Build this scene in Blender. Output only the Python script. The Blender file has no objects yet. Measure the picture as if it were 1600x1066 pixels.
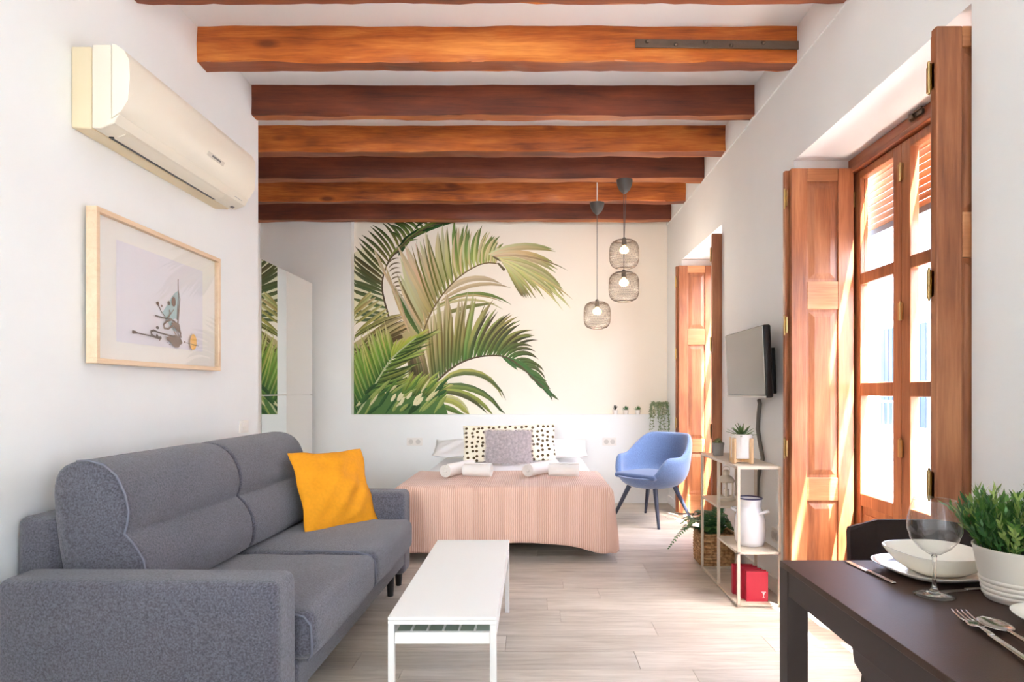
import bpy, math, random
from mathutils import Vector, Matrix, Euler
R = random.Random(7)
PI = math.pi
SC = bpy.context.scene
COL = SC.collection

# ---------------------------------------------------------------- camera, sky, sun, exposure
cam_d = bpy.data.cameras.new('camera')
cam = bpy.data.objects.new('camera', cam_d); COL.objects.link(cam)
cam.location = (0, 0, 1.235); cam.rotation_euler = (PI/2, 0, 0)
cam_d.sensor_width = 36; cam_d.lens = 36*985/1600
cam_d.shift_x = -35/1600; cam_d.shift_y = 77/1600
cam_d.clip_start = 0.02
SC.camera = cam
SC.view_settings.view_transform = 'Standard'; SC.view_settings.look = 'None'
SC.view_settings.gamma = 1; SC.view_settings.use_curve_mapping = False
SC.view_settings.exposure = 2.05
SC.cycles.max_bounces = 14; SC.cycles.diffuse_bounces = 10; SC.cycles.glossy_bounces = 5
SC.cycles.transparent_max_bounces = 16; SC.cycles.caustics_reflective = False; SC.cycles.caustics_refractive = False
SC.cycles.sample_clamp_indirect = 6

world = bpy.data.worlds.new('sky'); SC.world = world; world.use_nodes = True
wn = world.node_tree.nodes; wl = world.node_tree.links
bg = wn['Background']
sky = wn.new('ShaderNodeTexSky'); sky.sky_type = 'NISHITA'; sky.sun_disc = False
sky.sun_elevation = math.radians(62); sky.sun_rotation = math.radians(135); sky.altitude = 50
sky.dust_density = 2.5
mixw = wn.new('ShaderNodeMix'); mixw.data_type = 'RGBA'; mixw.inputs[0].default_value = 0.06
mixw.inputs[7].default_value = (3.2, 3.1, 3.0, 1)
wl.new(sky.outputs[0], mixw.inputs[6]); wl.new(mixw.outputs[2], bg.inputs[0])
bg.inputs[1].default_value = 1.25

sd = bpy.data.lights.new('sun', 'SUN'); sd.energy = 28.0; sd.angle = math.radians(0.6); sd.color = (1, .97, .93)
sun = bpy.data.objects.new('sun', sd); COL.objects.link(sun)
sun.rotation_euler = Vector((-.20, .36, -1)).to_track_quat('-Z', 'Y').to_euler()

def portal(name, loc, rot, sx, sy):
    d = bpy.data.lights.new(name, 'AREA'); d.shape = 'RECTANGLE'; d.size = sx; d.size_y = sy
    d.cycles.is_portal = True
    o = bpy.data.objects.new(name, d); COL.objects.link(o); o.location = loc; o.rotation_euler = rot
XR, XL, YB = 1.473, -1.88, 6.90          # right wall, left wall, back wall faces
ZC, ZB = 3.265, 3.065                    # ceiling, underside of beams
for nm, y0, y1 in (('a', 2.124, 3.58), ('b', 4.95, 6.31), ('c', -1.6, -.45)):
    portal('portal_'+nm, (1.87, (y0+y1)/2, 1.27), (0, PI/2, 0), 2.54, y1-y0)
def added_fill(name, loc, aim, power, spread, size):  # unseen disc lamp added behind the camera to brighten beams and back wall
    d = bpy.data.lights.new(name, 'AREA'); d.shape = 'DISK'; d.size = size; d.energy = power; d.color = (.90, .96, 1); d.spread = math.radians(spread)
    o = bpy.data.objects.new(name, d); COL.objects.link(o); o.location = loc
    o.rotation_euler = (Vector(aim)-Vector(loc)).to_track_quat('-Z', 'Y').to_euler()
added_fill('added_fill_high', (-.1, -1.7, 1.9), (-.1, 6.5, 5.2), 4, 48, 1.0)
added_fill('added_fill_low', (-.75, -1.7, 2.0), (-.6, 6.9, 1.1), 3.2, 36, 1.2)

# ---------------------------------------------------------------- helpers
def lin(c):
    return tuple((x/12.92 if x <= .04045 else ((x+.055)/1.055)**2.4) for x in (v/255 for v in c))
def nmat(name):
    m = bpy.data.materials.new(name); m.use_nodes = True
    nt = m.node_tree
    return m, nt, nt.nodes['Principled BSDF']
def setin(b, k, v):
    if k in b.inputs: b.inputs[k].default_value = v
def mat(name, rgb, rough=.5, metal=0, var=0, vscale=8, bump=0, bscale=60, emit=None, es=0, spec=None, stretch=(1,1,1), coat=0, sheen=0):
    m, nt, b = nmat(name)
    c = lin(rgb); b.inputs['Base Color'].default_value = (*c, 1)
    setin(b, 'Roughness', rough); setin(b, 'Metallic', metal)
    if spec is not None: setin(b, 'Specular IOR Level', spec)
    if coat: setin(b, 'Coat Weight', coat); setin(b, 'Coat Roughness', .1)
    if sheen: setin(b, 'Sheen Weight', sheen)
    if emit: setin(b, 'Emission Color', (*lin(emit), 1)); setin(b, 'Emission Strength', es)
    if var or bump:
        tc = nt.nodes.new('ShaderNodeTexCoord'); mp = nt.nodes.new('ShaderNodeMapping')
        mp.inputs['Scale'].default_value = stretch
        nt.links.new(tc.outputs['Object'], mp.inputs[0])
    if var:
        n = nt.nodes.new('ShaderNodeTexNoise'); n.inputs['Scale'].default_value = vscale; n.inputs['Detail'].default_value = 6
        nt.links.new(mp.outputs[0], n.inputs[0])
        r = nt.nodes.new('ShaderNodeValToRGB')
        r.color_ramp.elements[0].position = .3; r.color_ramp.elements[1].position = .7
        r.color_ramp.elements[0].color = (*[x*(1-var) for x in c], 1); r.color_ramp.elements[1].color = (*[min(1, x*(1+var)) for x in c], 1)
        nt.links.new(n.outputs[0], r.inputs[0]); nt.links.new(r.outputs[0], b.inputs['Base Color'])
    if bump:
        n2 = nt.nodes.new('ShaderNodeTexNoise'); n2.inputs['Scale'].default_value = bscale; n2.inputs['Detail'].default_value = 4
        nt.links.new(mp.outputs[0], n2.inputs[0])
        bp = nt.nodes.new('ShaderNodeBump'); bp.inputs['Strength'].default_value = bump; bp.inputs['Distance'].default_value = .01
        nt.links.new(n2.outputs[0], bp.inputs['Height']); nt.links.new(bp.outputs[0], b.inputs['Normal'])
    return m
def wood(name, dark, mid, light, axis='Z', rough=.4, scale=1.0, rnd=True, knots=0, coat=0, mottle=.45):
    m, nt, b = nmat(name); N = nt.nodes.new; L = nt.links.new
    tc = N('ShaderNodeTexCoord'); vec = tc.outputs['Object']
    if rnd:
        oi = N('ShaderNodeObjectInfo'); mu = N('ShaderNodeMath'); mu.operation = 'MULTIPLY'; mu.inputs[1].default_value = 37
        L(oi.outputs['Random'], mu.inputs[0]); va = N('ShaderNodeVectorMath'); va.operation = 'ADD'
        L(vec, va.inputs[0]); L(mu.outputs[0], va.inputs[1]); vec = va.outputs[0]
    mp = N('ShaderNodeMapping'); s = {'X': (.9, 14, 14), 'Y': (14, .9, 14), 'Z': (14, 14, .9)}[axis]
    mp.inputs['Scale'].default_value = [x*scale for x in s]; L(vec, mp.inputs[0])
    n1 = N('ShaderNodeTexNoise'); n1.inputs['Scale'].default_value = 1; n1.inputs['Detail'].default_value = 5; n1.inputs['Distortion'].default_value = 1.2
    L(mp.outputs[0], n1.inputs[0])
    n2 = N('ShaderNodeTexNoise'); n2.inputs['Scale'].default_value = 7; n2.inputs['Detail'].default_value = 3; L(mp.outputs[0], n2.inputs[0])
    mp3 = N('ShaderNodeMapping'); mp3.inputs['Scale'].default_value = {'X': (1.3, 4, 4), 'Y': (4, 1.3, 4), 'Z': (4, 4, 1.3)}[axis]; L(vec, mp3.inputs[0])
    n3 = N('ShaderNodeTexNoise'); n3.inputs['Scale'].default_value = 1.5; n3.inputs['Detail'].default_value = 2; L(mp3.outputs[0], n3.inputs[0])
    a = N('ShaderNodeMix'); a.data_type = 'FLOAT'; a.inputs[0].default_value = .35; L(n1.outputs[0], a.inputs[2]); L(n2.outputs[0], a.inputs[3])
    a2 = N('ShaderNodeMix'); a2.data_type = 'FLOAT'; a2.inputs[0].default_value = mottle; L(a.outputs[0], a2.inputs[2]); L(n3.outputs[0], a2.inputs[3])
    r = N('ShaderNodeValToRGB'); e = r.color_ramp.elements
    e[0].position = .33; e[0].color = (*lin(dark), 1); e[1].position = .68; e[1].color = (*lin(light), 1)
    k = e.new(.5); k.color = (*lin(mid), 1)
    L(a2.outputs[0], r.inputs[0]); colr = r.outputs[0]
    if rnd:
        hs = N('ShaderNodeHueSaturation'); mr = N('ShaderNodeMapRange'); mr.inputs[3].default_value = .88; mr.inputs[4].default_value = 1.1
        L(oi.outputs['Random'], mr.inputs[0]); L(mr.outputs[0], hs.inputs['Value']); L(colr, hs.inputs['Color']); colr = hs.outputs[0]
    if knots:
        vo = N('ShaderNodeTexVoronoi'); vo.inputs['Scale'].default_value = 1; mp4 = N('ShaderNodeMapping')
        mp4.inputs['Scale'].default_value = (2.2, 6, 6); L(vec, mp4.inputs[0]); L(mp4.outputs[0], vo.inputs[0])
        rr = N('ShaderNodeValToRGB'); rr.color_ramp.elements[0].position = .08; rr.color_ramp.elements[1].position = .2
        L(vo.outputs['Distance'], rr.inputs[0])
        mx = N('ShaderNodeMix'); mx.data_type = 'RGBA'; L(rr.outputs[0], mx.inputs[0]); mx.inputs[6].default_value = (*lin(dark), 1); L(colr, mx.inputs[7]); colr = mx.outputs[2]
    L(colr, b.inputs['Base Color']); setin(b, 'Roughness', rough)
    if coat: setin(b, 'Coat Weight', coat); setin(b, 'Coat Roughness', .2)
    bp = N('ShaderNodeBump'); bp.inputs['Strength'].default_value = .15; bp.inputs['Distance'].default_value = .004
    L(n2.outputs[0], bp.inputs['Height']); L(bp.outputs[0], b.inputs['Normal'])
    return m
def glass_sheet(name, tint=(1, 1, 1), refl=1.0, ior=1.5):
    m, nt, b = nmat(name); nt.nodes.remove(b); N = nt.nodes.new
    t = N('ShaderNodeBsdfTransparent'); t.inputs[0].default_value = (*tint, 1)
    g = N('ShaderNodeBsdfGlossy'); g.inputs['Roughness'].default_value = .02
    f = N('ShaderNodeLayerWeight'); f.inputs[0].default_value = .5
    pw = N('ShaderNodeMath'); pw.operation = 'POWER'; pw.inputs[1].default_value = 5; nt.links.new(f.outputs['Facing'], pw.inputs[0])
    mu = N('ShaderNodeMath'); mu.operation = 'MULTIPLY_ADD'; mu.inputs[1].default_value = .95*refl; mu.inputs[2].default_value = .045*refl
    x = N('ShaderNodeMixShader')
    nt.links.new(pw.outputs[0], mu.inputs[0]); nt.links.new(mu.outputs[0], x.inputs[0])
    nt.links.new(t.outputs[0], x.inputs[1]); nt.links.new(g.outputs[0], x.inputs[2])
    nt.links.new(x.outputs[0], nt.nodes['Material Output'].inputs[0])
    return m
def vcol_mat(name, rough=.6):
    m, nt, b = nmat(name); a = nt.nodes.new('ShaderNodeAttribute'); a.attribute_name = 'Col'
    nt.links.new(a.outputs['Color'], b.inputs['Base Color']); setin(b, 'Roughness', rough); setin(b, 'Specular IOR Level', .2)
    return m

class MB:
    def __init__(s): s.v = []; s.f = []; s.c = []; s.uv = None
    def add(s, vs, fs, M=None):
        o = len(s.v)
        s.v += [tuple(M @ Vector(p)) if M else tuple(p) for p in vs]
        s.f += [tuple(i+o for i in f) for f in fs]; return s
    def box(s, c, d, rot=None):
        x, y, z = d[0]/2, d[1]/2, d[2]/2
        vs = [(-x,-y,-z),(x,-y,-z),(x,y,-z),(-x,y,-z),(-x,-y,z),(x,-y,z),(x,y,z),(-x,y,z)]
        fs = [(0,3,2,1),(4,5,6,7),(0,1,5,4),(1,2,6,5),(2,3,7,6),(3,0,4,7)]
        M = Matrix.Translation(c) @ (Euler(rot).to_matrix().to_4x4() if rot else Matrix())
        return s.add(vs, fs, M)
    def b2(s, x0, x1, y0, y1, z0, z1): return s.box(((x0+x1)/2,(y0+y1)/2,(z0+z1)/2), (abs(x1-x0),abs(y1-y0),abs(z1-z0)))
    def lathe(s, prof, n=32, M=None, cap=True):
        vs = []; fs = []; k = len(prof)
        for i in range(n):
            a = 2*PI*i/n
            for r, z in prof: vs.append((r*math.cos(a), r*math.sin(a), z))
        for i in range(n):
            j = (i+1) % n
            for q in range(k-1): fs.append((i*k+q, j*k+q, j*k+q+1, i*k+q+1))
        if cap:
            if prof[0][0] > 1e-5: fs.append(tuple(i*k for i in reversed(range(n))))
            if prof[-1][0] > 1e-5: fs.append(tuple(i*k+k-1 for i in range(n)))
        return s.add(vs, fs, M)
    def tube(s, pts, r, n=8, closed=False):
        pts = [Vector(p) for p in pts]; k = len(pts)
        rs = r if isinstance(r, (list, tuple)) else [r]*k
        o = len(s.v); up = None
        for i, p in enumerate(pts):
            if closed: t = pts[(i+1) % k]-pts[i-1]
            else: t = pts[min(i+1, k-1)]-pts[max(i-1, 0)]
            t = t.normalized() if t.length > 1e-9 else Vector((0, 0, 1))
            if up is None:
                up = Vector((0,0,1)) if abs(t.z) < .9 else Vector((1,0,0))
            a = t.cross(up)
            a = a.normalized() if a.length > 1e-6 else t.orthogonal().normalized()
            b = a.cross(t).normalized(); up = b
            for j in range(n):
                q = 2*PI*j/n
                s.v.append(tuple(p + (a*math.cos(q)+b*math.sin(q))*rs[i]))
        m = k if closed else k-1
        for i in range(m):
            i2 = (i+1) % k
            for j in range(n):
                j2 = (j+1) % n
                s.f.append((o+i*n+j, o+i2*n+j, o+i2*n+j2, o+i*n+j2))
        if not closed:
            s.f.append(tuple(o+j for j in range(n))); s.f.append(tuple(o+(k-1)*n+j for j in reversed(range(n))))
        return s
    def grid(s, nu, nv, fn, flip=False):
        o = len(s.v)
        for i in range(nu+1):
            for j in range(nv+1): s.v.append(tuple(fn(i/nu, j/nv)))
        for i in range(nu):
            for j in range(nv):
                a = o+i*(nv+1)+j; q = (a, a+nv+1, a+nv+2, a+1)
                s.f.append(q[::-1] if flip else q)
        return s
    def rbox(s, c, d, r, n=8, bulge=(0,0,0), M=None, fn=None):
        # rounded box: cube grid pulled onto a rounded shell, faces bulged outwards
        h = [x/2 for x in d]; r = min(r, *h)
        def ticks(hh):
            base = [-hh, -hh+r*.3, -hh+r*.65, -hh+r]
            inner = [-hh+r+(2*hh-2*r)*i/n for i in range(1, n)]
            return base+inner+[hh-r, hh-r*.65, hh-r*.3, hh]
        T = [ticks(x) for x in h]; idx = {}; vs = []; fs = []
        def V(p):
            k = tuple(round(x, 6) for x in p)
            if k not in idx:
                q = [max(-h[i]+r, min(h[i]-r, p[i])) for i in range(3)]
                dd = Vector([p[i]-q[i] for i in range(3)])
                if dd.length > 1e-9: dd = dd.normalized()*r
                w = Vector(q)+dd
                u = [max(0, 1-(w[i]/h[i])**2) for i in range(3)]
                for i in range(3):
                    j, l = (i+1) % 3, (i+2) % 3
                    w[i] += bulge[i]*(w[i]/h[i])*u[j]*u[l]
                if fn: w = fn(w)
                idx[k] = len(vs); vs.append(tuple(Vector(w)+Vector(c)))
            return idx[k]
        for ax in range(3):
            a, b = (ax+1) % 3, (ax+2) % 3
            for sg in (-1, 1):
                for i in range(len(T[a])-1):
                    for j in range(len(T[b])-1):
                        qs = []
                        for (di, dj) in ((0,0),(1,0),(1,1),(0,1)):
                            p = [0,0,0]; p[ax] = sg*h[ax]; p[a] = T[a][i+di]; p[b] = T[b][j+dj]; qs.append(V(p))
                        qs = qs if sg > 0 else qs[::-1]
                        if len(set(qs)) > 2: fs.append(tuple(dict.fromkeys(qs)))
        return s.add(vs, fs, M)
    def prism(s, poly, y0, y1, plane='XZ'):
        n = len(poly)
        if plane == 'XZ': a = [(x, y0, z) for x, z in poly]+[(x, y1, z) for x, z in poly]
        elif plane == 'YZ': a = [(y0, x, z) for x, z in poly]+[(y1, x, z) for x, z in poly]
        else: a = [(x, z, y0) for x, z in poly]+[(x, z, y1) for x, z in poly]
        fs = [tuple(range(n)), tuple(range(2*n-1, n-1, -1))]+[(i, i+n, (i+1) % n+n, (i+1) % n) for i in range(n)]
        return s.add(a, fs)
    def mesh(s, name):
        m = bpy.data.meshes.new(name); m.from_pydata(s.v, [], s.f); m.validate(); return m

def obj(name, mb, material, parent=None, loc=(0,0,0), rot=(0,0,0), smooth=False, bevel=0, sub=0, angle=None, fix=True):
    me = mb.mesh(name) if isinstance(mb, MB) else mb
    if isinstance(mb, MB) and fix:
        import bmesh
        bm = bmesh.new(); bm.from_mesh(me); bmesh.ops.recalc_face_normals(bm, faces=bm.faces); bm.to_mesh(me); bm.free()
    if material is not None and not me.materials: me.materials.append(material)
    if smooth:
        me.shade_smooth() if hasattr(me, 'shade_smooth') else [setattr(p, 'use_smooth', True) for p in me.polygons]
        if angle: me.set_sharp_from_angle(angle=math.radians(angle))
    o = bpy.data.objects.new(name, me); COL.objects.link(o)
    o.location = loc; o.rotation_euler = rot
    if parent: o.parent = parent
    if bevel:
        b = o.modifiers.new('bevel', 'BEVEL'); b.width = bevel; b.segments = 2; b.limit_method = 'ANGLE'; b.angle_limit = math.radians(40)
    if sub:
        q = o.modifiers.new('sub', 'SUBSURF'); q.levels = sub; q.render_levels = sub
    return o
def thing(name, label, cat, loc=(0,0,0), rot=(0,0,0), group=None):
    o = bpy.data.objects.new(name, None); COL.objects.link(o); o.empty_display_size = .1
    o.location = loc; o.rotation_euler = rot; return tag(o, label, cat, group)
def tag(o, label, cat, group=None):
    o['label'] = label; o['category'] = cat
    if group: o['group'] = group
    return o
def struct(name, mb, m, parent=None, **k):
    o = obj(name, mb, m, parent, **k)
    if not parent: o['kind'] = 'structure'
    return o
def stuff(o): o['kind'] = 'stuff'; return o
def tri_area_leaf(mb, p, d, n, L, w, curl=0, seg=3):
    # one flat pointed leaf from p along d, face normal n
    d = Vector(d).normalized(); n = Vector(n); sd_ = d.cross(n)
    sd_ = sd_.normalized() if sd_.length > 1e-5 else d.orthogonal().normalized()
    nn = sd_.cross(d).normalized(); o = len(mb.v); p = Vector(p)
    for i in range(seg+1):
        t = i/seg; ww = w*.5*(math.sin(PI*(.12+.88*t))**.8 if t < 1 else 0)
        c = p+d*(L*t)+nn*(curl*L*t*t)
        mb.v.append(tuple(c-sd_*ww)); mb.v.append(tuple(c+sd_*ww))
    for i in range(seg): mb.f.append((o+2*i, o+2*i+2, o+2*i+3, o+2*i+1))

# ---------------------------------------------------------------- materials
M = {}
M['wall'] = mat('wall_paint', (238, 240, 239), .8, var=.012, vscale=3, bump=.03, bscale=25)
M['ceil'] = mat('ceiling_paint', (241, 244, 245), .85, bump=.05, bscale=12)
M['white'] = mat('white_lacquer', (238, 238, 235), .35)
M['fabric'] = mat('blue_grey_fabric', (83, 83, 93), .9, var=.55, vscale=150, bump=.5, bscale=420, sheen=.3)
M['piping'] = mat('fabric_piping', (108, 110, 122), .9)
M['black'] = mat('black_plastic', (26, 25, 26), .4)
M['mustard'] = mat('mustard_linen', (218, 144, 4), .85, var=.06, vscale=60, bump=.25, bscale=350)
M['brass'] = mat('polished_brass', (200, 172, 118), .3, metal=1)
M['mahog'] = wood('shutter_wood', (112, 64, 40), (162, 100, 64), (194, 132, 90), 'Z', .38, 1.5, coat=.15)
M['mahogY'] = wood('frame_wood_level', (104, 52, 30), (146, 80, 48), (178, 108, 70), 'Y', .38, coat=.15)
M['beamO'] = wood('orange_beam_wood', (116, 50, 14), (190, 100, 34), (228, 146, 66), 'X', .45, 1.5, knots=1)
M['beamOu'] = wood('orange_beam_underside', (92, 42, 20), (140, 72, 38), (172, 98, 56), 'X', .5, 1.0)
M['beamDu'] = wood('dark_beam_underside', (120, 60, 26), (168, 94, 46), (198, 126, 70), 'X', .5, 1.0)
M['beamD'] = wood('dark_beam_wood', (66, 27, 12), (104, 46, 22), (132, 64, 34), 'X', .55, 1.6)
M['railwood'] = wood('shutter_rail_wood', (150, 92, 56), (190, 128, 84), (212, 156, 112), 'X', .38, coat=.15)
M['iron'] = mat('aged_iron', (104, 88, 74), .5, metal=.4, bump=.2)
M['floor'] = wood('oak_laminate', (164, 153, 138), (195, 185, 171), (218, 210, 198), 'X', .42, 1.9, mottle=.3)
M['joint'] = mat('floor_underlay', (150, 132, 114), .8)
M['glass'] = glass_sheet('window_glass', refl=.45)
M['pglass'] = glass_sheet('picture_glass', refl=.8)
M['mirror'] = mat('mirror', (240, 243, 241), .01, metal=1)
# ---------------------------------------------------------------- room shell
YF = -2.2                                # wall behind the camera
fl = struct('floor', MB().b2(-3.1, 1.9, YF, 7.1, -.1, -.014), M['joint'])
y = YF+.05; row = 0
while y < 6.9:
    y1 = min(y+.19, 6.9); x = -3.0-R.random()*1.2
    xmin, xmax = (-3.0 if y > 4.25 else -1.88), 1.85
    while x < xmax:
        a, b = max(x, xmin), min(x+1.28, xmax); x += 1.28
        if b-a > .02:
            cx, cy = (a+b)/2, (y+y1)/2
            obj('plank', MB().box((0,0,-.006), (b-a-.0018, y1-y-.0018, .012)), M['floor'], fl, (cx, cy, 0), bevel=.001)
    y = y1; row += 1
struct('ceiling', MB().b2(-3.1, 1.9, YF-.1, 7.2, ZC, ZC+.1), M['ceil'])
# left wall ends at an outer corner, then the alcove with the wardrobe
wlft = MB().b2(-2.03, XL, YF, 4.29, 0, ZC)
wlft.b2(-3.1, -3.0, 4.2, 7.1, 0, ZC); wlft.b2(-3.0, -2.03, 4.19, 4.29, 0, ZC)
struct('wall_left', wlft, M['wall'])
# right wall with two balcony openings and an unseen third added for daylight, upper band slightly proud of the lower
OP = ((-1.6, -.45), (2.124, 3.58), (4.95, 6.31)); HO = 2.54; XO = 1.86
wr = MB(); ys = [YF]
for a, b in OP: ys += [a, b]
ys.append(7.1)
for i in range(0, len(ys), 2): wr.b2(XR, XO, ys[i], ys[i+1], 0, HO)
wr.b2(XR, XO, YF, 7.1, HO, ZB-.005); wr.b2(XR-.008, XO, YF, 7.1, ZB-.005, ZC)
struct('wall_right', wr, M['wall'])
# back wall: low front part with ledge, niche with the mural above it
wb = MB(); NX0 = (549-835)/985*YB; LZ = 1.235-(648-610)/985*YB
wb.b2(-3.1, NX0, YB, 7.1, 0, ZC); wb.b2(NX0, XR, YB, 7.1, 0, LZ); wb.b2(NX0, XR, 7.0, 7.1, LZ, ZC)
struct('wall_back', wb, M['wall'])
wf = MB().b2(-2.03, 1.86, YF-.1, YF, 0, ZC)
struct('wall_front', wf, M['wall'])
bb = MB()
for a, b in ((-.45, 2.12), (3.585, 4.945), (6.315, 6.9)): bb.b2(XR-.014, XR, a, b, 0, .09)
struct('baseboard_right', bb, M['white'], bevel=.003)

# ceiling beams
BD = [(2.88, 2.99, 'O'), (3.51, 3.62, 'O'), (4.19, 4.275, 'D'), (4.83, 4.95, 'O'), (5.43, 5.56, 'D'), (6.09, 6.19, 'O'), (6.74, 6.86, 'D')]
BL = ['orange timber ceiling beam at the very top, nearest the camera', 'orange timber beam carrying the riveted iron strap',
      'dark brown beam just behind the beam with the iron strap', 'orange knotty beam between the two broad dark brown beams',
      'dark brown beam that the double pendant lamp hangs from', 'glowing orange beam behind the double pendant cup',
      'dark reddish beam touching the wall above the palm mural']
beams = []
for i, (y0, y1, k) in enumerate(BD):
    x0 = XL if y1 < 4.29 else -3.0; x1 = XR-.009
    n = 46; rr = random.Random(40+i)
    def wob(a): return .006*math.sin(a*3.1+i)+.004*math.sin(a*9.7+2*i)
    mb = MB(); jit = [[rr.uniform(-.003, .003) for _ in range(6)] for _ in range(n+1)]
    prof = [(y0+.004, ZC), (y0, ZC-.1), (y0+.001, ZB+.006), (y0+.006, ZB), (y1-.006, ZB), (y1, ZB+.006), (y1, ZC)]
    for a in range(n+1):
        X = x0+(x1-x0)*a/n
        for q, (py, pz) in enumerate(prof):
            dz = wob(X+q*.7)*.7+jit[a][q % 6] if 0 < q < 6 else 0
            dy = wob(X*1.3+q+5)+jit[a][(q+2) % 6] if q < 6 else 0
            mb.v.append((X, py+dy*.7, pz+(dz if q > 1 else 0)))
    k7 = len(prof)
    for a in range(n):
        for q in range(k7-1): mb.f.append((a*k7+q, (a+1)*k7+q, (a+1)*k7+q+1, a*k7+q+1))
    mb.f.append(tuple(range(k7))); mb.f.append(tuple(n*k7+q for q in reversed(range(k7))))
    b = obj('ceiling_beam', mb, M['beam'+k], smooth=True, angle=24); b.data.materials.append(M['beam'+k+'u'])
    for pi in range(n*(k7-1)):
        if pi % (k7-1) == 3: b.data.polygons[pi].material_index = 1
    tag(b, BL[i], 'beam'); beams.append(b)
# iron strap
st = obj('iron_strap', MB().box((1.015, 3.498, 3.155), (.91, .008, .045), rot=(0, .012, 0)), M['iron'], beams[1], bevel=.001)
for q, px in enumerate((1011, 1056, 1102, 1142, 1192)):
    obj('rivet', MB().lathe([(0, .012), (.007, .009), (.012, 0)], 10, Matrix.Rotation(PI/2, 4, 'X')), M['iron'], st,
        ((px-835)/985*3.5, 3.494, 3.157+(.008 if q % 2 == 0 else -.008)-.012*((px-835)/985*3.5-1.0)), smooth=True)

# ---------------------------------------------------------------- balcony doors and shutters
LEV = [(1.878, 2.40), (1.277, 1.816), (.67, 1.204)]
def balcony_door(n, y0, y1):
    X0, X1 = 1.785, 1.85
    fr = MB(); fr.b2(X0, X1, y0+.003, y0+.04, 0, 2.50); fr.b2(X0, X1, y1-.04, y1-.003, 0, 2.50)
    root = struct('window_%d' % n, fr, M['mahog'], bevel=.004)
    hd = MB(); hd.b2(X0-.005, X1, y0+.003, y1-.003, 2.455, 2.535); hd.b2(X0-.02, X1, y0+.003, y1-.003, 2.45, 2.475)
    obj('header', hd, M['mahogY'], root, bevel=.004)
    w = (y1-y0-.08)/3
    for i in range(3):
        a = y1-.04-i*w-.002; b = a-w+.004     # from the far jamb towards the near one
        c = MB()
        x0, x1 = X0+.008, X1-.012
        s = .07
        c.b2(x0, x1, a-s, a, .02, 2.445); c.b2(x0, x1, b, b+s, .02, 2.445)
        for z0, z1 in ((2.40, 2.445), (1.816, 1.878), (1.204, 1.277), (.60, .67), (.02, .14)):
            c.b2(x0, x1, b+s, a-s, z0, z1)
        cs = obj('casement', c, M['mahog'], root, bevel=.005)
        pn = MB(); pn.b2(x0+.012, x1-.012, b+s, a-s, .14, .60); pn.b2(x0+.004, x1-.004, b+s+.03, a-s-.03, .18, .56)
        obj('panel', pn, M['mahog'], cs, bevel=.004)
        for z0, z1 in LEV:
            obj('pane', MB().b2((x0+x1)/2-.002, (x0+x1)/2+.002, b+s, a-s, z0, z1), M['glass'], cs)
        for zz in (2.30, 1.62, .95):
            h = MB(); h.lathe([(.006, -.045), (.006, .045)], 10); h.lathe([(0, .052), (.005, .049), (.004, .045)], 8); h.b2(-.002, .004, -.018, .018, -.042, .042)
            obj('hinge', h, M['brass'], cs, (X0+.002, a+.001, zz), smooth=True, angle=40)
    lk = MB(); lk.box((0,0,0), (.012, .10, .02)); lk.lathe([(.012, -.012), (.012, .012)], 10, Matrix.Translation((-.012, .02, 0)))
    lk.box((-.012, -.03, .012), (.008, .06, .008))
    obj('latch', lk, M['iron'], root, (X0-.012, y0+.55*(y1-y0), 2.512))
    return root
balcony_door(1, 2.124, 3.58); balcony_door(2, 4.95, 6.31)
PZ = [(2.40, 1.84), (1.686, .748), (.62, .2)]
def shutter(label, ya, yb, tall=2.47, x=1.428, bo=-.02):
    # two leaves folded flat against each other, standing along X; ya room-facing leaf, yb hidden leaf
    t = thing('folding_shutter', label, 'shutter', (x, ya, 0))
    for k, yy in enumerate((0, yb-ya)):
        off = 0 if k == 0 else bo
        w = .348 if bo < 0 else .40; th = .032; s = .088
        f = MB(); f.b2(off, off+s, yy-th/2, yy+th/2, .02, tall); f.b2(off+w-s, off+w, yy-th/2, yy+th/2, .02, tall)
        zz = [tall, 2.40, 1.84, 1.686, .748, .62, .2, .02]
        lf = obj('leaf', f, M['mahog'], t, bevel=.004)
        for i in range(0, 8, 2): obj('rail', MB().b2(off+s, off+w-s, yy-th/2+.0005, yy+th/2-.0005, zz[i+1], zz[i]), M['railwood'], lf, bevel=.003)
        for z1, z0 in PZ:
            p = MB(); p.b2(off+s, off+w-s, yy-.006, yy+.006, z0, z1)
            a0, a1, b0, b1 = off+s+.012, off+w-s-.012, z0+.015, z1-.015
            for sg in (-1, 1):
                o = len(p.v); ym = yy+sg*.0062; yt = yy+sg*.0135; g = .03
                p.v += [(a0,ym,b0),(a1,ym,b0),(a1,ym,b1),(a0,ym,b1),(a0+g,yt,b0+g),(a1-g,yt,b0+g),(a1-g,yt,b1-g),(a0+g,yt,b1-g)]
                p.f += [(o+4,o+5,o+6,o+7)]+[(o+i, o+(i+1) % 4, o+4+(i+1) % 4, o+4+i) for i in range(4)]
            obj('panel', p, M['mahog'], lf)
    ym = (yb-ya)/2
    for zz in (2.31, 1.60, .91):
        h = MB(); h.lathe([(.0055, -.05), (.0055, .05)], 12); h.lathe([(0, .060), (.005, .055), (.004, .05)], 8); h.lathe([(.004, -.05), (.005, -.055), (0, -.060)], 8)
        h.b2(.004, .007, -.022, .022, -.045, .045)
        obj('hinge', h, M['brass'], t, (min(0, bo)-.004, ym, zz), smooth=True, angle=40)
    return t
shutter('brown folded shutter behind the television, panel lit by a sun streak', 3.519, 3.558)
shutter('brown folded shutter with dark side, nearest the camera, beside bare wall', 2.150, 2.189, x=1.362, bo=.022)
shutter('orange-brown folded shutter behind the blue armchair near the far corner', 6.25, 6.289)
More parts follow.
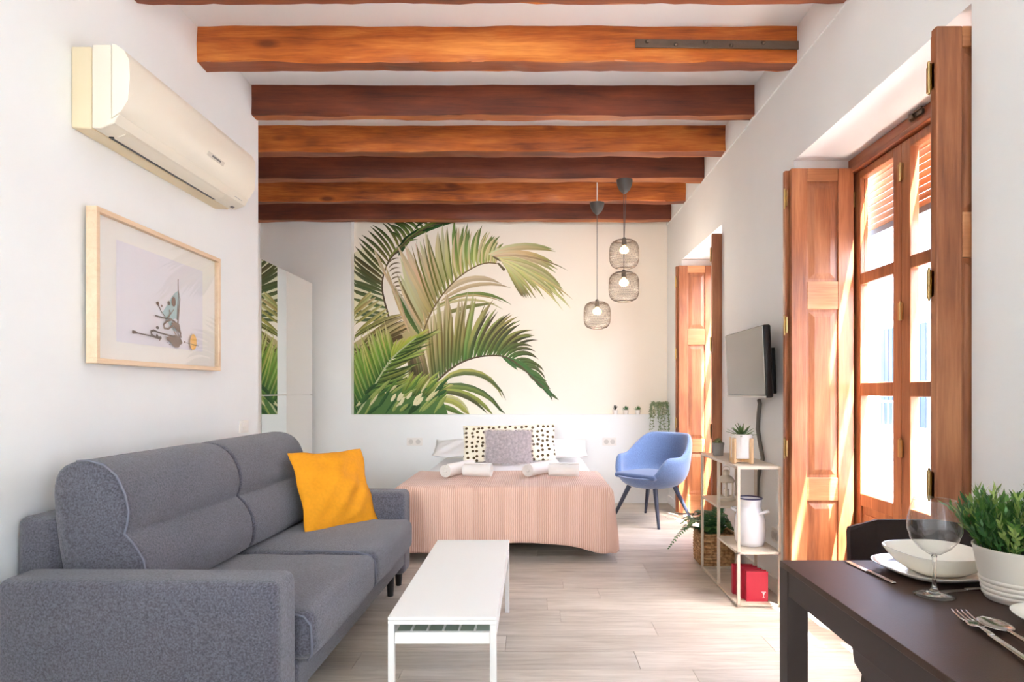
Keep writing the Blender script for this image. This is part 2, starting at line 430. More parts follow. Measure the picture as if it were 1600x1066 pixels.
shutter('narrow orange shutter edge seen between far window and television', 4.976, 5.015, x=1.40, bo=.01)

# roller blind of wooden slats outside window 1
sl = wood('blind_wood', (170, 112, 64), (205, 150, 98), (226, 180, 130), 'Y', .6)
bl = thing('roller_blind', 'wooden slat blind half rolled up outside the near balcony door', 'blind', (1.91, 2.86, 2.135))
for i in range(12):
    obj('slat', MB().rbox((0, 0, .018+i*.036), (.012, 1.50, .033), .005, 2), sl, bl, smooth=True)
obj('bottom_bar', MB().b2(-.012, .012, -.75, .75, -.03, 0), mat('blind_bar', (120, 130, 140), .5, metal=.3), bl)

# outside: balcony slabs, street and the house opposite
stone = mat('balcony_stone', (205, 200, 192), .8, var=.05)
for i, (a, b) in enumerate(OP[1:]):
    struct('trim_%d' % (i+1), MB().b2(1.86, 2.5, a-.2, b+.2, -.16, -.02), stone)
struct('ground_street', MB().b2(1.9, 6.0, -25, 40, -4.2, -4.0), mat('street_asphalt', (150, 148, 145), .9))
struct('wall_outside', MB().b2(1.86, 1.95, YF-.1, 7.2, ZC, 6.5), mat('outer_render', (228, 222, 212), .9))
hs = thing('house', 'white house across the street with blue-grey window shutters', 'building', (6.0, 8, -4))
fw = MB(); fw.b2(0, .6, -16, 22, 0, 8.0); fw.b2(-.12, .02, -16, 22, 7.8, 8.1)
obj('facade', fw, mat('house_render', (244, 242, 238), .9, var=.02), hs)
lv = mat('blue_grey_shutter', (72, 84, 98), .6); cbm_ = mat('corbel_plaster', (176, 180, 184), .8); rl = mat('balcony_iron', (150, 160, 170), .5)
for k, yc in enumerate((-8.6, -5.2, -1.8, 2.22, 5.6, 9)):
    wdw = obj('window', MB().b2(-.02, .05, yc-.68, yc+.68, 4.62, 6.33), stone, hs)
    for j in range(10):
        obj('shutter_slat', MB().b2(-.05, -.018, yc-.62+j*.124+.008, yc-.62+(j+1)*.124-.008, 4.66, 6.27), lv, wdw)
    bal = obj('balcony', MB().b2(-.5, 0, yc-1.1, yc+1.1, 4.45, 4.58), stone, hs)
    for j in range(16):
        obj('baluster', MB().lathe([(.012, 0), (.02, .12), (.012, .24), (.012, .46)], 6), rl, bal, (-.46, yc-1.05+j*.14, 4.58))
    obj('balcony_rail', MB().b2(-.49, -.43, yc-1.1, yc+1.1, 5.04, 5.08), rl, bal)
    for dy in (-.9, -.3, .3, .9):
        cb = MB()
        for t0, r0 in ((0, .12), (1, .07)):
            cb.tube([(-.2-.1*t0+r0*math.cos(a*.55), dy+yc, 4.32-.13*t0+r0*math.sin(a*.55)) for a in range(12)], .025, 6)
        obj('scroll_corbel', cb, cbm_, bal)
    orn = MB().tube([(-.03, yc+.35+.16*math.cos(a*.5)*(1-a*.03), 6.55+.16*math.sin(a*.5)*(1-a*.03)) for a in range(22)], .03, 6)
    obj('scroll_ornament', orn, cbm_, hs)
# ---------------------------------------------------------------- sofa
sf = thing('sofa', 'blue-grey fabric two-seat sofa along the left wall', 'sofa', (-.82, 3.06, 0), (0, 0, math.radians(-1.26)))
FB = M['fabric']
for sg in (-1, 1):
    yc = sg*(1.0-.085)
    obj('arm', MB().rbox((-.475, yc, .3475), (.95, .17, .515), .035, 6, (.004, .006, .004)), FB, sf, smooth=True)
obj('back_frame', MB().rbox((-.945, 0, .43), (.15, 1.655, .70), .03, 8), FB, sf, smooth=True)
obj('base', MB().rbox((-.42, 0, .21), (.84, 1.66, .12), .02, 6), FB, sf, smooth=True)
def wr_fn(seed, amp):
    def f(w): 
        w[2] += amp*math.sin(w[0]*23+seed)*math.sin(w[1]*17+seed*2); return w
    return f
for sg in (-1, 1):
    yc = sg*.414
    sc = obj('seat_cushion', MB().rbox((-.36, yc, .355), (.83, .82, .18), .045, 10, (.012, .004, .018), fn=wr_fn(sg*2, .003)), FB, sf, smooth=True)
    pts = [(-.0+.048-.36+.36, yc-sg*0-.405, .285), (.052, yc-.405, .40), (.03, yc-.405, .428)]
    yy = yc-.409
    obj('piping', MB().tube([(-.30, yy, .452), (-.05, yy, .449), (.02, yy, .43), (.045, yy, .40), (.05, yy, .30), (.035, yy, .275)], .0045, 6), M['piping'], sc, smooth=True)
def closed_profile(pts, y0, y1, ny=14, pinch=.05, wrinkle=0, seed=0):
    # cushion whose section is pts, ends pulled in, surface a little uneven
    mb = MB(); k = len(pts); cx = sum(p[0] for p in pts)/k; cz = sum(p[1] for p in pts)/k
    ts = [0, .01, .035, .09]+[.09+.82*i/ny for i in range(1, ny)]+[.91, .965, .99, 1]
    for t in ts:
        e = min(t, 1-t); sc_ = 1-pinch*max(0, 1-e/.09)**2.2
        if e < .005: sc_ *= .965
        bulge = 1+.05*(math.sin(PI*t))
        y = y0+(y1-y0)*t
        for j, (x, z) in enumerate(pts):
            wv = wrinkle*math.sin(y*31+seed+j*.8)*math.sin(y*13+j*1.7)
            front = x > cx
            mb.v.append((cx+(x-cx)*sc_*(bulge if front else 1)+wv, y, cz+(z-cz)*sc_+wv*.6))
    m = len(ts)
    for i in range(m-1):
        for j in range(k): mb.f.append((i*k+j, i*k+(j+1) % k, (i+1)*k+(j+1) % k, (i+1)*k+j))
    mb.f.append(tuple(range(k))); mb.f.append(tuple((m-1)*k+j for j in reversed(range(k))))
    return mb
prof_ = [(-.575,.452),(-.548,.49),(-.54,.56),(-.555,.63),(-.585,.685),(-.62,.712),(-.628,.720),(-.622,.732),(-.612,.755),(-.606,.80),(-.622,.865),(-.655,.93),(-.70,.968),(-.76,.985),(-.83,.982),(-.875,.955),(-.893,.90),(-.89,.82),(-.876,.72),(-.858,.60),(-.84,.50),(-.80,.452),(-.70,.452)]
for sg in (-1, 1):
    y0, y1 = (-.826, -.003) if sg < 0 else (.003, .826)
    bc = obj('back_cushion', closed_profile(prof_, y0, y1, pinch=.022, wrinkle=.0025, seed=sg*3), FB, sf, smooth=True, sub=1)
    if sg < 0:
        obj('piping', MB().tube([(x, y0+.004, z) for x, z in [(-.80,.981),(-.76,.984),(-.70,.968),(-.655,.93),(-.624,.865),(-.610,.80),(-.616,.755),(-.626,.722),(-.592,.685),(-.558,.63),(-.543,.56),(-.55,.49),(-.575,.455)]], .0045, 6), M['piping'], bc, smooth=True)
for (x, yv) in ((-.06, .72), (-.05, -.80), (-.85, .80), (-.85, -.80), (-.06, .93)):
    z1 = .152 if abs(yv) < .9 else .092
    obj('leg', MB().lathe([(.016, 0), (.018, .004), (.026, z1)], 12), M['black'], sf, (x, yv, 0), smooth=True, angle=40)

# mustard cushion: flanged square leaning on the backrest
def pillow(w, h, t, n=26, flange=0, pinch=.12, seed=0, wr=.006):
    mb = MB(); rr = random.Random(seed); ph = [rr.uniform(0, 6) for _ in range(6)]
    def P(u, v, sg):
        U, V = 2*u-1, 2*v-1
        a = 1-pinch*(1-abs(V))**1.0*abs(U)**3*.6; b = 1-pinch*(1-abs(U))*abs(V)**3*.6
        x = U*w/2*a; z = V*h/2*b
        fu = min(1, (1-abs(U))/(1-flange) if flange else 1-abs(U)+0) ; 
        eu = max(0, 1-abs(U)-flange); ev = max(0, 1-abs(V)-flange)
        th = t/2*(min(1, eu*1.15)**.6)*(min(1, ev*1.15)**.6)
        wv = wr*(math.sin(U*5+V*3+ph[0])*math.sin(V*6+ph[1])+.6*math.sin(U*11-V*8+ph[2]))*min(1, 3*min(eu, ev))
        edge = .0035
        ripple = .008*math.sin(U*9+V*7+ph[3])*(1 if min(eu, ev) <= 0 else .0)
        return (x, -sg*(th+edge/2)+(wv if sg > 0 else -wv*.3)+ripple, z)
    mb.grid(n, n, lambda u, v: P(u, v, 1)); mb.grid(n, n, lambda u, v: P(u, v, -1), True)
    o2 = (n+1)**2
    ring = [i*(n+1) for i in range(n+1)]+[n*(n+1)+j for j in range(1, n+1)]+[i*(n+1)+n for i in range(n-1, -1, -1)]+[j for j in range(n-1, 0, -1)]
    for i in range(len(ring)):
        a, b = ring[i], ring[(i+1) % len(ring)]; mb.f.append((a, b, b+o2, a+o2))
    return mb
def frame_matrix(bl_, br_, tl_):
    x = (Vector(br_)-Vector(bl_)).normalized(); z0 = (Vector(tl_)-Vector(bl_)); z = (z0-x*z0.dot(x)).normalized(); y = z.cross(x)
    return Matrix((x, y, z)).transposed()
mc = obj('throw_cushion', pillow(.53, .48, .20, flange=.05, seed=3, wr=.013), M['mustard'], None, smooth=True)
mm = frame_matrix((-1.27, 3.43, .45), (-.98, 3.90, .45), (-1.40, 3.51, .84))
mc.matrix_world = Matrix.Translation((-1.168, 3.705, .652)) @ mm.to_4x4() @ Matrix.Rotation(math.radians(2), 4, 'Y')
tag(mc, 'mustard yellow linen cushion leaning in the sofa corner', 'cushion')

# ---------------------------------------------------------------- coffee table
ct = thing('coffee_table', 'long low white coffee table with slatted grey shelf', 'table', (-.34, 2.92, 0))
W = M['white']
obj('tabletop', MB().b2(-.2, .2, -.6, .6, .388, .40), W, ct, bevel=.002)
rim = MB()
for sy in (-1, 1): rim.b2(-.2, .2, sy*.6-.022*(sy > 0), sy*.6+.022*(sy < 0), .372, .387)
for sx in (-1, 1): rim.b2(sx*.2-.022*(sx > 0), sx*.2+.022*(sx < 0), -.577, .577, .372, .387)
obj('top_rail', rim, W, ct, bevel=.002)
for sx in (-1, 1):
    for sy in (-1, 1): obj('leg', MB().box((sx*.188, sy*.588, .186), (.024, .024, .372)), W, ct, bevel=.003)
lr = MB()
for sy in (-1, 1): lr.b2(-.175, .175, sy*.588-.01, sy*.588+.01, .30, .342)
for sx in (-1, 1): lr.b2(sx*.188-.01, sx*.188+.01, -.575, .575, .31, .342)
obj('shelf_rail', lr, W, ct, bevel=.002)
slm = mat('shelf_panel_green', (160, 174, 160), .25)
for i in range(6): obj('shelf_panel', MB().box((-.1475+i*.059, 0, .335), (.0505, 1.15, .006)), slm, ct, bevel=.001)
for i in range(5): obj('shelf_divider', MB().box((-.118+i*.059, 0, .338), (.007, 1.15, .010)), W, ct, bevel=.001)

# ---------------------------------------------------------------- bed
bd = thing('bed', 'double bed with white sheets against the back wall', 'bed', (-.23, 5.72, 0))
sheet = mat('white_sheet', (236, 235, 236), .85, bump=.1, bscale=40)
obj('bed_base', MB().rbox((0, 0, .19), (1.44, 2.12, .18), .02, 3), mat('bed_base_cloth', (200, 195, 188), .9), bd, smooth=True)
obj('mattress', MB().rbox((0, 0, .40), (1.50, 2.18, .235), .06, 10, (0, 0, .008)), sheet, bd, smooth=True)
for sx in (-1, 1):
    for sy in (-1, 1): obj('leg', MB().lathe([(.025, 0), (.025, .1)], 12), M['black'], bd, (sx*.62, sy*.80+.1, 0), smooth=True, angle=40)
# coverlet: ribbed peach throw over the foot end
cm, cnt, cb_ = nmat('peach_coverlet'); setin(cb_, 'Roughness', .9); setin(cb_, 'Sheen Weight', .2)
uvn = cnt.nodes.new('ShaderNodeUVMap'); uvn.uv_map = 'UVMap'
wv = cnt.nodes.new('ShaderNodeTexWave'); wv.inputs['Scale'].default_value = 21; wv.inputs['Distortion'].default_value = .6; wv.inputs['Detail'].default_value = 1
cnt.links.new(uvn.outputs[0], wv.inputs[0])
cr = cnt.nodes.new('ShaderNodeValToRGB'); cr.color_ramp.elements[0].color = (*lin((208, 162, 140)), 1); cr.color_ramp.elements[1].color = (*lin((234, 200, 182)), 1)
cnt.links.new(wv.outputs['Color'], cr.inputs[0]); cnt.links.new(cr.outputs[0], cb_.inputs['Base Color'])
bpn = cnt.nodes.new('ShaderNodeBump'); bpn.inputs['Strength'].default_value = .5; bpn.inputs['Distance'].default_value = .006
cnt.links.new(wv.outputs['Fac'], bpn.inputs['Height']); cnt.links.new(bpn.outputs[0], cb_.inputs['Normal'])
def coverlet():
    hw, yf, top = .757, 4.625, .532      # half width, foot edge, top height
    yb = 5.50; dx, dy = .50, .50
    us = [-hw-dx+(2*hw+2*dx)*i/110 for i in range(111)]; vs = [yb-(yb-yf+dy)*j/80 for j in range(81)]
    mb = MB(); uv = []
    for u in us:
        for v in vs:
            ex = max(0, abs(u)-hw); ey = max(0, yf-v); sx = 1 if u > 0 else -1
            e = math.hypot(ex, ey); ec = min(e, .53); cx, cy = max(-hw, min(hw, u)), max(v, yf)
            r = .05
            if e > 0:
                ang = math.atan2(ey, ex); corner = min(1, 2*ex/e*ey/e) if ex > 0 and ey > 0 else 0
                ll = .43-(.0 if ex > ey*.3 else .0)
                k = ec
                if k < r*PI/2: outw = r*math.sin(k/r); dz = r*(1-math.cos(k/r))
                else: outw = r; dz = r+(k-r*PI/2)
                dn = dz/.5
                fold = .014*math.sin(u*9+.6)*dn+.010*math.sin(u*17+2)*dn*dn
                if ex > 0 and ey == 0: fold = .016*math.sin(v*10)*dn
                outw += fold+.03*dn+corner*.045*dn**1.3
                lift = 0
                if ey > 0:                # hem rides higher in the middle of the foot side
                    q = (u+.23-.23)/hw
                    lift = .085*max(0, 1-(q-.15)**2*1.7)*dn**2
                dz_ = dz*(1-.10*corner)-lift*1
                z = top-dz_
                nx, ny = (ex/e*sx, -ey/e)
                x = cx+nx*outw; y = cy+ny*outw
                if z < .012:
                    x += nx*(.012-z)*.35; y += ny*(.012-z)*.35; z = .012+.004*math.sin(u*30)
            else:
                x, y = u, v; z = top+.004*math.sin(u*6+v*5)*math.sin(v*7)+.003*math.sin(u*14)
            mb.v.append((x-.23, y, z)); uv.append((u, v))
    n = len(vs)
    for i in range(len(us)-1):
        for j in range(n-1): mb.f.append((i*n+j, (i+1)*n+j, (i+1)*n+j+1, i*n+j+1))
    return mb, uv
cmb, cuv = coverlet(); cme = cmb.mesh('coverlet'); ul = cme.uv_layers.new(name='UVMap')
for lp in cme.loops: ul.data[lp.index].uv = cuv[lp.vertex_index]
co = obj('coverlet', cme, cm, None, smooth=True)
so = co.modifiers.new('thick', 'SOLIDIFY'); so.thickness = .008; so.offset = 1
tag(co, 'peach ribbed coverlet draped over the foot of the bed', 'blanket')
for i, (x, lab) in enumerate(((-.67, 'white bed pillow on the left, nearest the wardrobe'), (.18, 'white bed pillow on the right, nearest the blue armchair'))):
    p = obj('bed_pillow', pillow(.70, .42, .15, pinch=.06, seed=10+i, wr=.008), sheet, None, (x, 6.43, .645), (math.radians(-72), 0, math.radians(2-4*i)), smooth=True)
    tag(p, lab, 'pillow', 'white bed pillows')
# dotted long cushion
dm, dnt, db = nmat('dotted_cotton'); setin(db, 'Roughness', .9)
tc = dnt.nodes.new('ShaderNodeTexCoord'); mp = dnt.nodes.new('ShaderNodeMapping'); mp.inputs['Scale'].default_value = (19, 21, 0); sx_ = dnt.nodes.new('ShaderNodeSeparateXYZ'); cx_ = dnt.nodes.new('ShaderNodeCombineXYZ')
vo = dnt.nodes.new('ShaderNodeTexVoronoi'); vo.inputs['Scale'].default_value = 1; vo.inputs['Randomness'].default_value = .5; vo.voronoi_dimensions = '2D'
dnt.links.new(tc.outputs['Object'], sx_.inputs[0]); dnt.links.new(sx_.outputs[0], cx_.inputs[0]); dnt.links.new(sx_.outputs[2], cx_.inputs[1]); dnt.links.new(cx_.outputs[0], mp.inputs[0]); dnt.links.new(mp.outputs[0], vo.inputs[0])
rp = dnt.nodes.new('ShaderNodeValToRGB'); rp.color_ramp.elements[0].position = .25; rp.color_ramp.elements[0].color = (*lin((88, 70, 40)), 1)
rp.color_ramp.elements[1].position = .29; rp.color_ramp.elements[1].color = (*lin((246, 238, 216)), 1)
dnt.links.new(vo.outputs['Distance'], rp.inputs[0]); dnt.links.new(rp.outputs[0], db.inputs['Base Color'])
dc = obj('long_cushion', pillow(.90, .36, .15, n=30, pinch=.05, seed=5, wr=.004), dm, None, (-.245, 6.14, .72), (math.radians(-16), math.radians(-1.5), 0), smooth=True)
tag(dc, 'long cream cushion with brown dots standing on the bed', 'cushion')
fc = thing('fluffy_cushion', 'grey-mauve fluffy fur cushion in front of the dotted cushion', 'cushion', (-.245, 5.955, .70), (math.radians(-14), 0, math.radians(2)))
fm = mat('grey_fur', (224, 216, 217), .95, var=.25, vscale=45)
pm = pillow(.43, .31, .13, n=22, pinch=.03, seed=8, wr=.003)
obj('cushion_body', pm, fm, fc, smooth=True)
hair = MB(); rr = random.Random(4)
for i in range(9000):
    vtx = Vector(pm.v[rr.randrange((23)**2)])+Vector((rr.uniform(-.01, .01), 0, rr.uniform(-.008, .008)))
    d = Vector((vtx.x*1.6+rr.uniform(-.6, .6), -1+rr.uniform(-.2, .4), vtx.z*2.2-.3+rr.uniform(-.6, .6))).normalized()
    L = rr.uniform(.022, .042); sdv = d.cross(Vector((rr.uniform(-1, 1), rr.uniform(-1, 1), 1))).normalized()*.0016
    o = len(hair.v); hair.v += [tuple(vtx-sdv), tuple(vtx+sdv), tuple(vtx+d*L)]; hair.f.append((o, o+1, o+2))
stuff(obj('fur', hair, fm, fc, fix=False))
# rolled towels
tw = mat('white_towel', (236, 232, 226), .95, bump=.5, bscale=260)
def towel(loc, rz, L, lab, r=.048):
    mb = MB(); k = 90; turns = 3.2
    pr = [(.010+(r-.010)*i/k, i/k*turns*2*PI) for i in range(k+1)]
    th = .009
    sec = [((a-th*.0)*math.cos(t), (a)*math.sin(t)) for a, t in pr]+[((a+th)*math.cos(t), (a+th)*math.sin(t)) for a, t in reversed(pr)]
    n = len(sec)
    for y in (-L/2, -L/2+.006, L/2-.006, L/2):
        s_ = .985 if abs(abs(y)-L/2) < 1e-6 else 1
        mb.v += [(x*s_, y, z*s_) for x, z in sec]
    for q in range(3):
        for i in range(n): mb.f.append((q*n+i, q*n+(i+1) % n, (q+1)*n+(i+1) % n, (q+1)*n+i))
    for q, fl_ in ((0, 0), (3, 1)):
        for i in range(k):
            a, b, c, d = q*n+i, q*n+i+1, q*n+(n-2-i), q*n+(n-1-i); mb.f.append((a, b, c, d))
    mb.lathe([(.0, -L/2+.002), (.012, -L/2+.002), (.012, L/2-.002), (0, L/2-.002)], 10, Matrix.Rotation(PI/2, 4, 'X'))
    o = obj('rolled_towel', mb, tw, None, (loc[0], loc[1], .541+r+.009), (0, 0, rz), smooth=True, angle=50)
    tag(o, lab, 'towel', 'rolled towels on the bed')
towel((-.625, 5.16, 0), math.radians(-24), .40, 'white rolled towel pointing lengthwise in the left pair')
towel((-.455, 5.04, 0), math.radians(78), .23, 'short white rolled towel lying crosswise in the left pair')
towel((.055, 5.20, 0), math.radians(-32), .42, 'white rolled towel pointing lengthwise in the right pair')
towel((.235, 5.04, 0), math.radians(82), .24, 'short white rolled towel lying crosswise in the right pair')

# ---------------------------------------------------------------- blue armchair
ac = thing('armchair', 'blue felt tub armchair with dark slanted legs by the bed', 'armchair', (1.11, 5.965, 0), (0, 0, math.radians(-47)))
bf = mat('blue_felt', (92, 116, 158), .95, var=.22, vscale=160, bump=.2, bscale=300, sheen=.3)
def smooth_step(a, b, x):
    t = max(0, min(1, (x-a)/(b-a))); return t*t*(3-2*t)
def rimz(th):                             # th=0 front
    a = abs(th); return .435+.185*smooth_step(.55, 1.15, a)+.20*smooth_step(1.55, 2.55, a)
shell = MB(); NT = 56
secs = []
for i in range(NT):
    th = -PI+2*PI*i/NT; rz = rimz(th); back = smooth_step(1.4, 2.6, abs(th))
    ro = .345+.015*back; hz = rz-.30
    pts = [(0, .315), (.12, .315), (.21, .33), (.285, .37), (ro-.025, .43)]
    if rz > .46:
        for t in (.3, .65, .9): pts.append((ro-.01+.01*t+.03*back*t, .43+(rz-.02-.43)*t))
    else: pts += [(ro-.015, .432), (ro-.012, .433), (ro-.012, .434)]
    pts += [(ro-.012+.03*back, rz), (ro-.035+.03*back, rz+.006), (ro-.055+.03*back, rz-.008)]
    rin = ro-.06
    for t in (.75, .4, .1): pts.append((rin+.03*back*t-.01*(1-t), .42+(max(rz, .43)-.43)*t))
    pts += [(.2, .415), (0, .415)]
    secs.append([(r*math.sin(th), -r*math.cos(th), z) for r, z in pts])
k = len(secs[0])
for s_ in secs: shell.v += s_
for i in range(NT):
    j = (i+1) % NT
    for q in range(k-1): shell.f.append((i*k+q, j*k+q, j*k+q+1, i*k+q+1))
sh = obj('shell', shell, bf, ac, smooth=True, sub=1)
seat = MB().rbox((0, -.05, .443), (.46, .46, .05), .024, 8, (0, 0, .006))
seat.v = [(x*(1-.28*max(0, (y+.05)/.23)**2), y, z) for x, y, z in seat.v]
obj('seat_cushion', seat, mat('blue_felt_dark', (80, 101, 140), .95, var=.15, vscale=160, sheen=.3), ac, smooth=True)
lgm = mat('navy_wood_leg', (46, 54, 74), .45)
for sx, sy in ((-1,-1),(1,-1),(-1,1),(1,1)):
    top = Vector((sx*.15, sy*.15, .33)); bot = Vector((sx*.27, sy*.26, 0))
    obj('leg', MB().tube([bot, bot.lerp(top, .5), top], [.012, .018, .023], 14), lgm, ac, smooth=True, angle=50)

# ---------------------------------------------------------------- wardrobe with mirror
wdX = -2.41
wd = thing('wardrobe', 'white wardrobe with a mirror door reflecting the palm mural', 'wardrobe', (wdX, 5.9, 0))
obj('body', MB().b2(-.57, -.024, -1.0, .95, 0, 2.40), W, wd, bevel=.002)
for y0, y1, mir in ((-.99, -.345, 0), (-.34, .225, 1), (.23, .945, 0)):
    for z0, z1 in ((.06, 1.187), (1.192, 2.395)):
        d = obj('door', MB().b2(-.022, -.001, y0+.002, y1-.002, z0, z1), W, wd, bevel=.0015)
        if mir: obj('mirror_panel', MB().b2(-.0005, .002, y0+.004, y1-.006, z0+.003, z1-.003), M['mirror'], d)
# ---------------------------------------------------------------- side shelf and what stands on it
sx0, sx1, sy0, sy1 = 1.155, 1.405, 3.585, 4.375
ss = thing('shelf_unit', 'beige metal open shelf unit by the right wall', 'shelf', (1.28, 3.98, 0))
bm_ = mat('beige_metal', (206, 194, 176), .4)
t = .016
def L_(x0, x1, y0, y1, z0, z1): return MB().b2(x0-1.28, x1-1.28, y0-3.98, y1-3.98, z0, z1)
ym = 3.972
for yy in (sy0, sy1-t):
    for xx in (sx0, sx1-t): obj('upright', L_(xx, xx+t, yy, yy+t, 0, .785), bm_, ss, bevel=.001)
for xx in (sx0, sx1-t): obj('upright', L_(xx, xx+t, ym, ym+t, .014, .785), bm_, ss, bevel=.001)
obj('shelf_board', L_(sx0, sx1, sy0, sy1, .785, .802), bm_, ss, bevel=.001)
obj('shelf_board', L_(sx0, sx1, ym, sy1, .492, .506), bm_, ss, bevel=.001)
obj('shelf_board', L_(sx0, sx1, sy0, ym+t, .300, .314), bm_, ss, bevel=.001)
obj('shelf_board', L_(sx0, sx1, sy0, ym, .004, .016), bm_, ss, bevel=.001)
fr = MB()
for xx in (sx0, sx1-t): fr.b2(xx-1.28, xx+t-1.28, ym-3.98, sy1-t-3.98, .002, .014)
fr.b2(sx0+t-1.28, sx1-t-1.28, sy1-t-3.98, sy1-3.98, .002, .014)
obj('floor_rail', fr, bm_, ss, bevel=.001)

green = mat('leaf_green', (88, 130, 72), .5, var=.25, vscale=30)
dgreen = mat('dark_leaf_green', (58, 104, 62), .5, var=.25, vscale=30)
soil = mat('soil', (70, 52, 40), .95, bump=.6)
ceram = mat('white_ceramic', (240, 236, 230), .25)
def succulent(parent, z, n, L, w, spread, mt, seed, curl=.1):
    mb = MB(); r = random.Random(seed)
    for i in range(n):
        a = i*2.4; el = spread*(i/n)**.7
        d = Vector((math.cos(a)*math.sin(el), math.sin(a)*math.sin(el), math.cos(el)))
        nrm = Vector((-math.cos(a)*math.cos(el), -math.sin(a)*math.cos(el), math.sin(el)))
        tri_area_leaf(mb, (0, 0, z), d, nrm, L*(.75+.35*r.random()), w, curl=curl)
    o = obj('leaves', mb, mt, parent, fix=False, smooth=True); s = o.modifiers.new('t', 'SOLIDIFY'); s.thickness = .0025
    return o
# pot in wooden stand
pt = thing('plant_stand', 'white plant pot in a pale wooden stand, spiky succulent, on shelf', 'planter', (1.235, 3.76, .8025))
obj('pot', MB().lathe([(.055, .028), (.060, .032), (.061, .165), (.063, .172), (.056, .172), (.055, .15), (0, .15)], 36), ceram, pt, smooth=True, angle=40)
pw = wood('pale_wood', (206, 168, 120), (226, 190, 144), (238, 208, 168), 'Z', .5, 2)
for a in (35, 125, 215, 305):
    ca, sa = math.cos(math.radians(a)), math.sin(math.radians(a))
    obj('leg', MB().box((.070*ca, .070*sa, .075), (.017, .022, .15), rot=(0, 0, math.radians(a))), pw, pt, bevel=.003)
cbm = MB(); cbm.box((0, 0, .017), (.13, .02, .018), rot=(0, 0, math.radians(35))); cbm.box((0, 0, .017), (.13, .02, .0175), rot=(0, 0, math.radians(125)))
obj('crossbar', cbm, pw, pt)
succulent(pt, .15, 30, .095, .014, 1.35, mat('succulent_green', (92, 122, 66), .45, var=.2), 3, -.15)
gp = thing('succulent_pot', 'small grey pot with a round succulent on the shelf end', 'potted plant', (1.215, 4.17, .8025))
obj('pot', MB().lathe([(.030, 0), (.033, .003), (.037, .07), (.040, .072), (.040, .086), (.035, .086), (.034, .072), (0, .072)], 28), mat('grey_ceramic', (150, 146, 140), .6), gp, smooth=True, angle=40)
succulent(gp, .074, 34, .042, .016, 1.5, mat('olive_succulent', (126, 132, 84), .5, var=.25), 5)
# lantern
ln = thing('lantern', 'cream metal lantern with domed lid on the middle shelf', 'lantern', (1.275, 4.19, .5065))
cr_ = mat('cream_metal', (222, 212, 194), .45)
obj('base', MB().lathe([(.056, 0), (.058, .004), (.058, .014), (.050, .020), (.050, .028), (0, .028)], 32), cr_, ln, smooth=True, angle=40)
for i in range(6):
    a = i*PI/3+.2; obj('post', MB().box((.048*math.cos(a), .048*math.sin(a), .075), (.007, .012, .10), rot=(0, 0, a)), cr_, ln, bevel=.001)
obj('glass_cylinder', MB().lathe([(.043, .028), (.043, .122)], 28, cap=False), M['glass'], ln, smooth=True)
obj('candle', MB().lathe([(.02, .028), (.02, .07), (.016, .072), (0, .071)], 20), ceram, ln, smooth=True, angle=40)
obj('lid', MB().lathe([(.054, .120), (.056, .124), (.053, .134), (.043, .150), (.030, .160), (.021, .166), (.022, .172), (.025, .184), (.022, .194), (.012, .200), (0, .201)], 32), cr_, ln, smooth=True, angle=60)
obj('ring', MB().tube([(.024*math.cos(a*PI/10), 0, .205+.018*math.sin(a*PI/10)) for a in range(21)], .0018, 6, False), cr_, ln, smooth=True)
# enamel jug
jg = thing('jug', 'white enamel churn jug with dark blue rim on lower shelf', 'jug', (1.285, 3.76, .3145))
en = mat('white_enamel', (240, 240, 242), .2, coat=.3)
obj('body', MB().lathe([(.068, 0), (.076, .004), (.086, .03), (.091, .09), (.088, .15), (.076, .20), (.064, .222), (.062, .235), (.068, .268), (.071, .278), (.067, .278), (.060, .235), (.070, .2), (.08, .1), (.07, .01), (0, .01)], 48), en, jg, smooth=True, angle=60)
obj('rim', MB().tube([(.069*math.cos(a*PI/24), .069*math.sin(a*PI/24), .279) for a in range(48)], .0042, 8, True), mat('navy_enamel', (44, 44, 96), .3), jg, smooth=True)
for sg in (-1, 1):
    a = math.radians(-40 if sg > 0 else 140); dx, dy = math.cos(a), math.sin(a)
    obj('handle', MB().tube([(ra*dx-.03*dy*q, ra*dy+.03*dx*q, zz_) for q, ra, zz_ in ((-1, .066, .195), (-1, .088, .205), (-.75, .102, .208), (0, .110, .208), (.75, .102, .208), (1, .088, .205), (1, .066, .195))], .008, 8), en, jg, smooth=True)
# red books
red = mat('red_cover', (190, 34, 60), .45); pgm = mat('book_pages', (150, 96, 80), .9)
bx0 = 1.215; LB = ['red book with a white emblem, frontmost of the row on the bottom shelf', 'second red book from the front on the bottom shelf', 'third red book from the front on the bottom shelf', 'rearmost red book on the bottom shelf, half hidden']
for i in range(4):
    yy = 3.655+i*.043; b = thing('red_book', LB[i], 'book', (1.286-.012*i, yy, .0165), (0, 0, math.radians(-2-i)), 'red books on the bottom shelf')
    c = MB(); c.b2(-.062, .062, -.018, -.0155, 0, .172); c.b2(-.062, .062, .0155, .018, 0, .172); c.b2(-.062, -.0595, -.018, .018, 0, .172)
    obj('cover', c, red, b); obj('pages', MB().b2(-.059, .057, -.0150, .0150, .004, .165), pgm, b)
    if i == 0:
        e = MB(); e.b2(.024, .050, -.0188, -.0182, .052, .057); e.prism([(.030, .050), (.044, .050), (.039, .036), (.039, .026), (.045, .022), (.029, .022), (.035, .026), (.035, .036)], -.0188, -.0182)
        obj('emblem', e, mat('emblem_white', (250, 232, 232), .6), b)
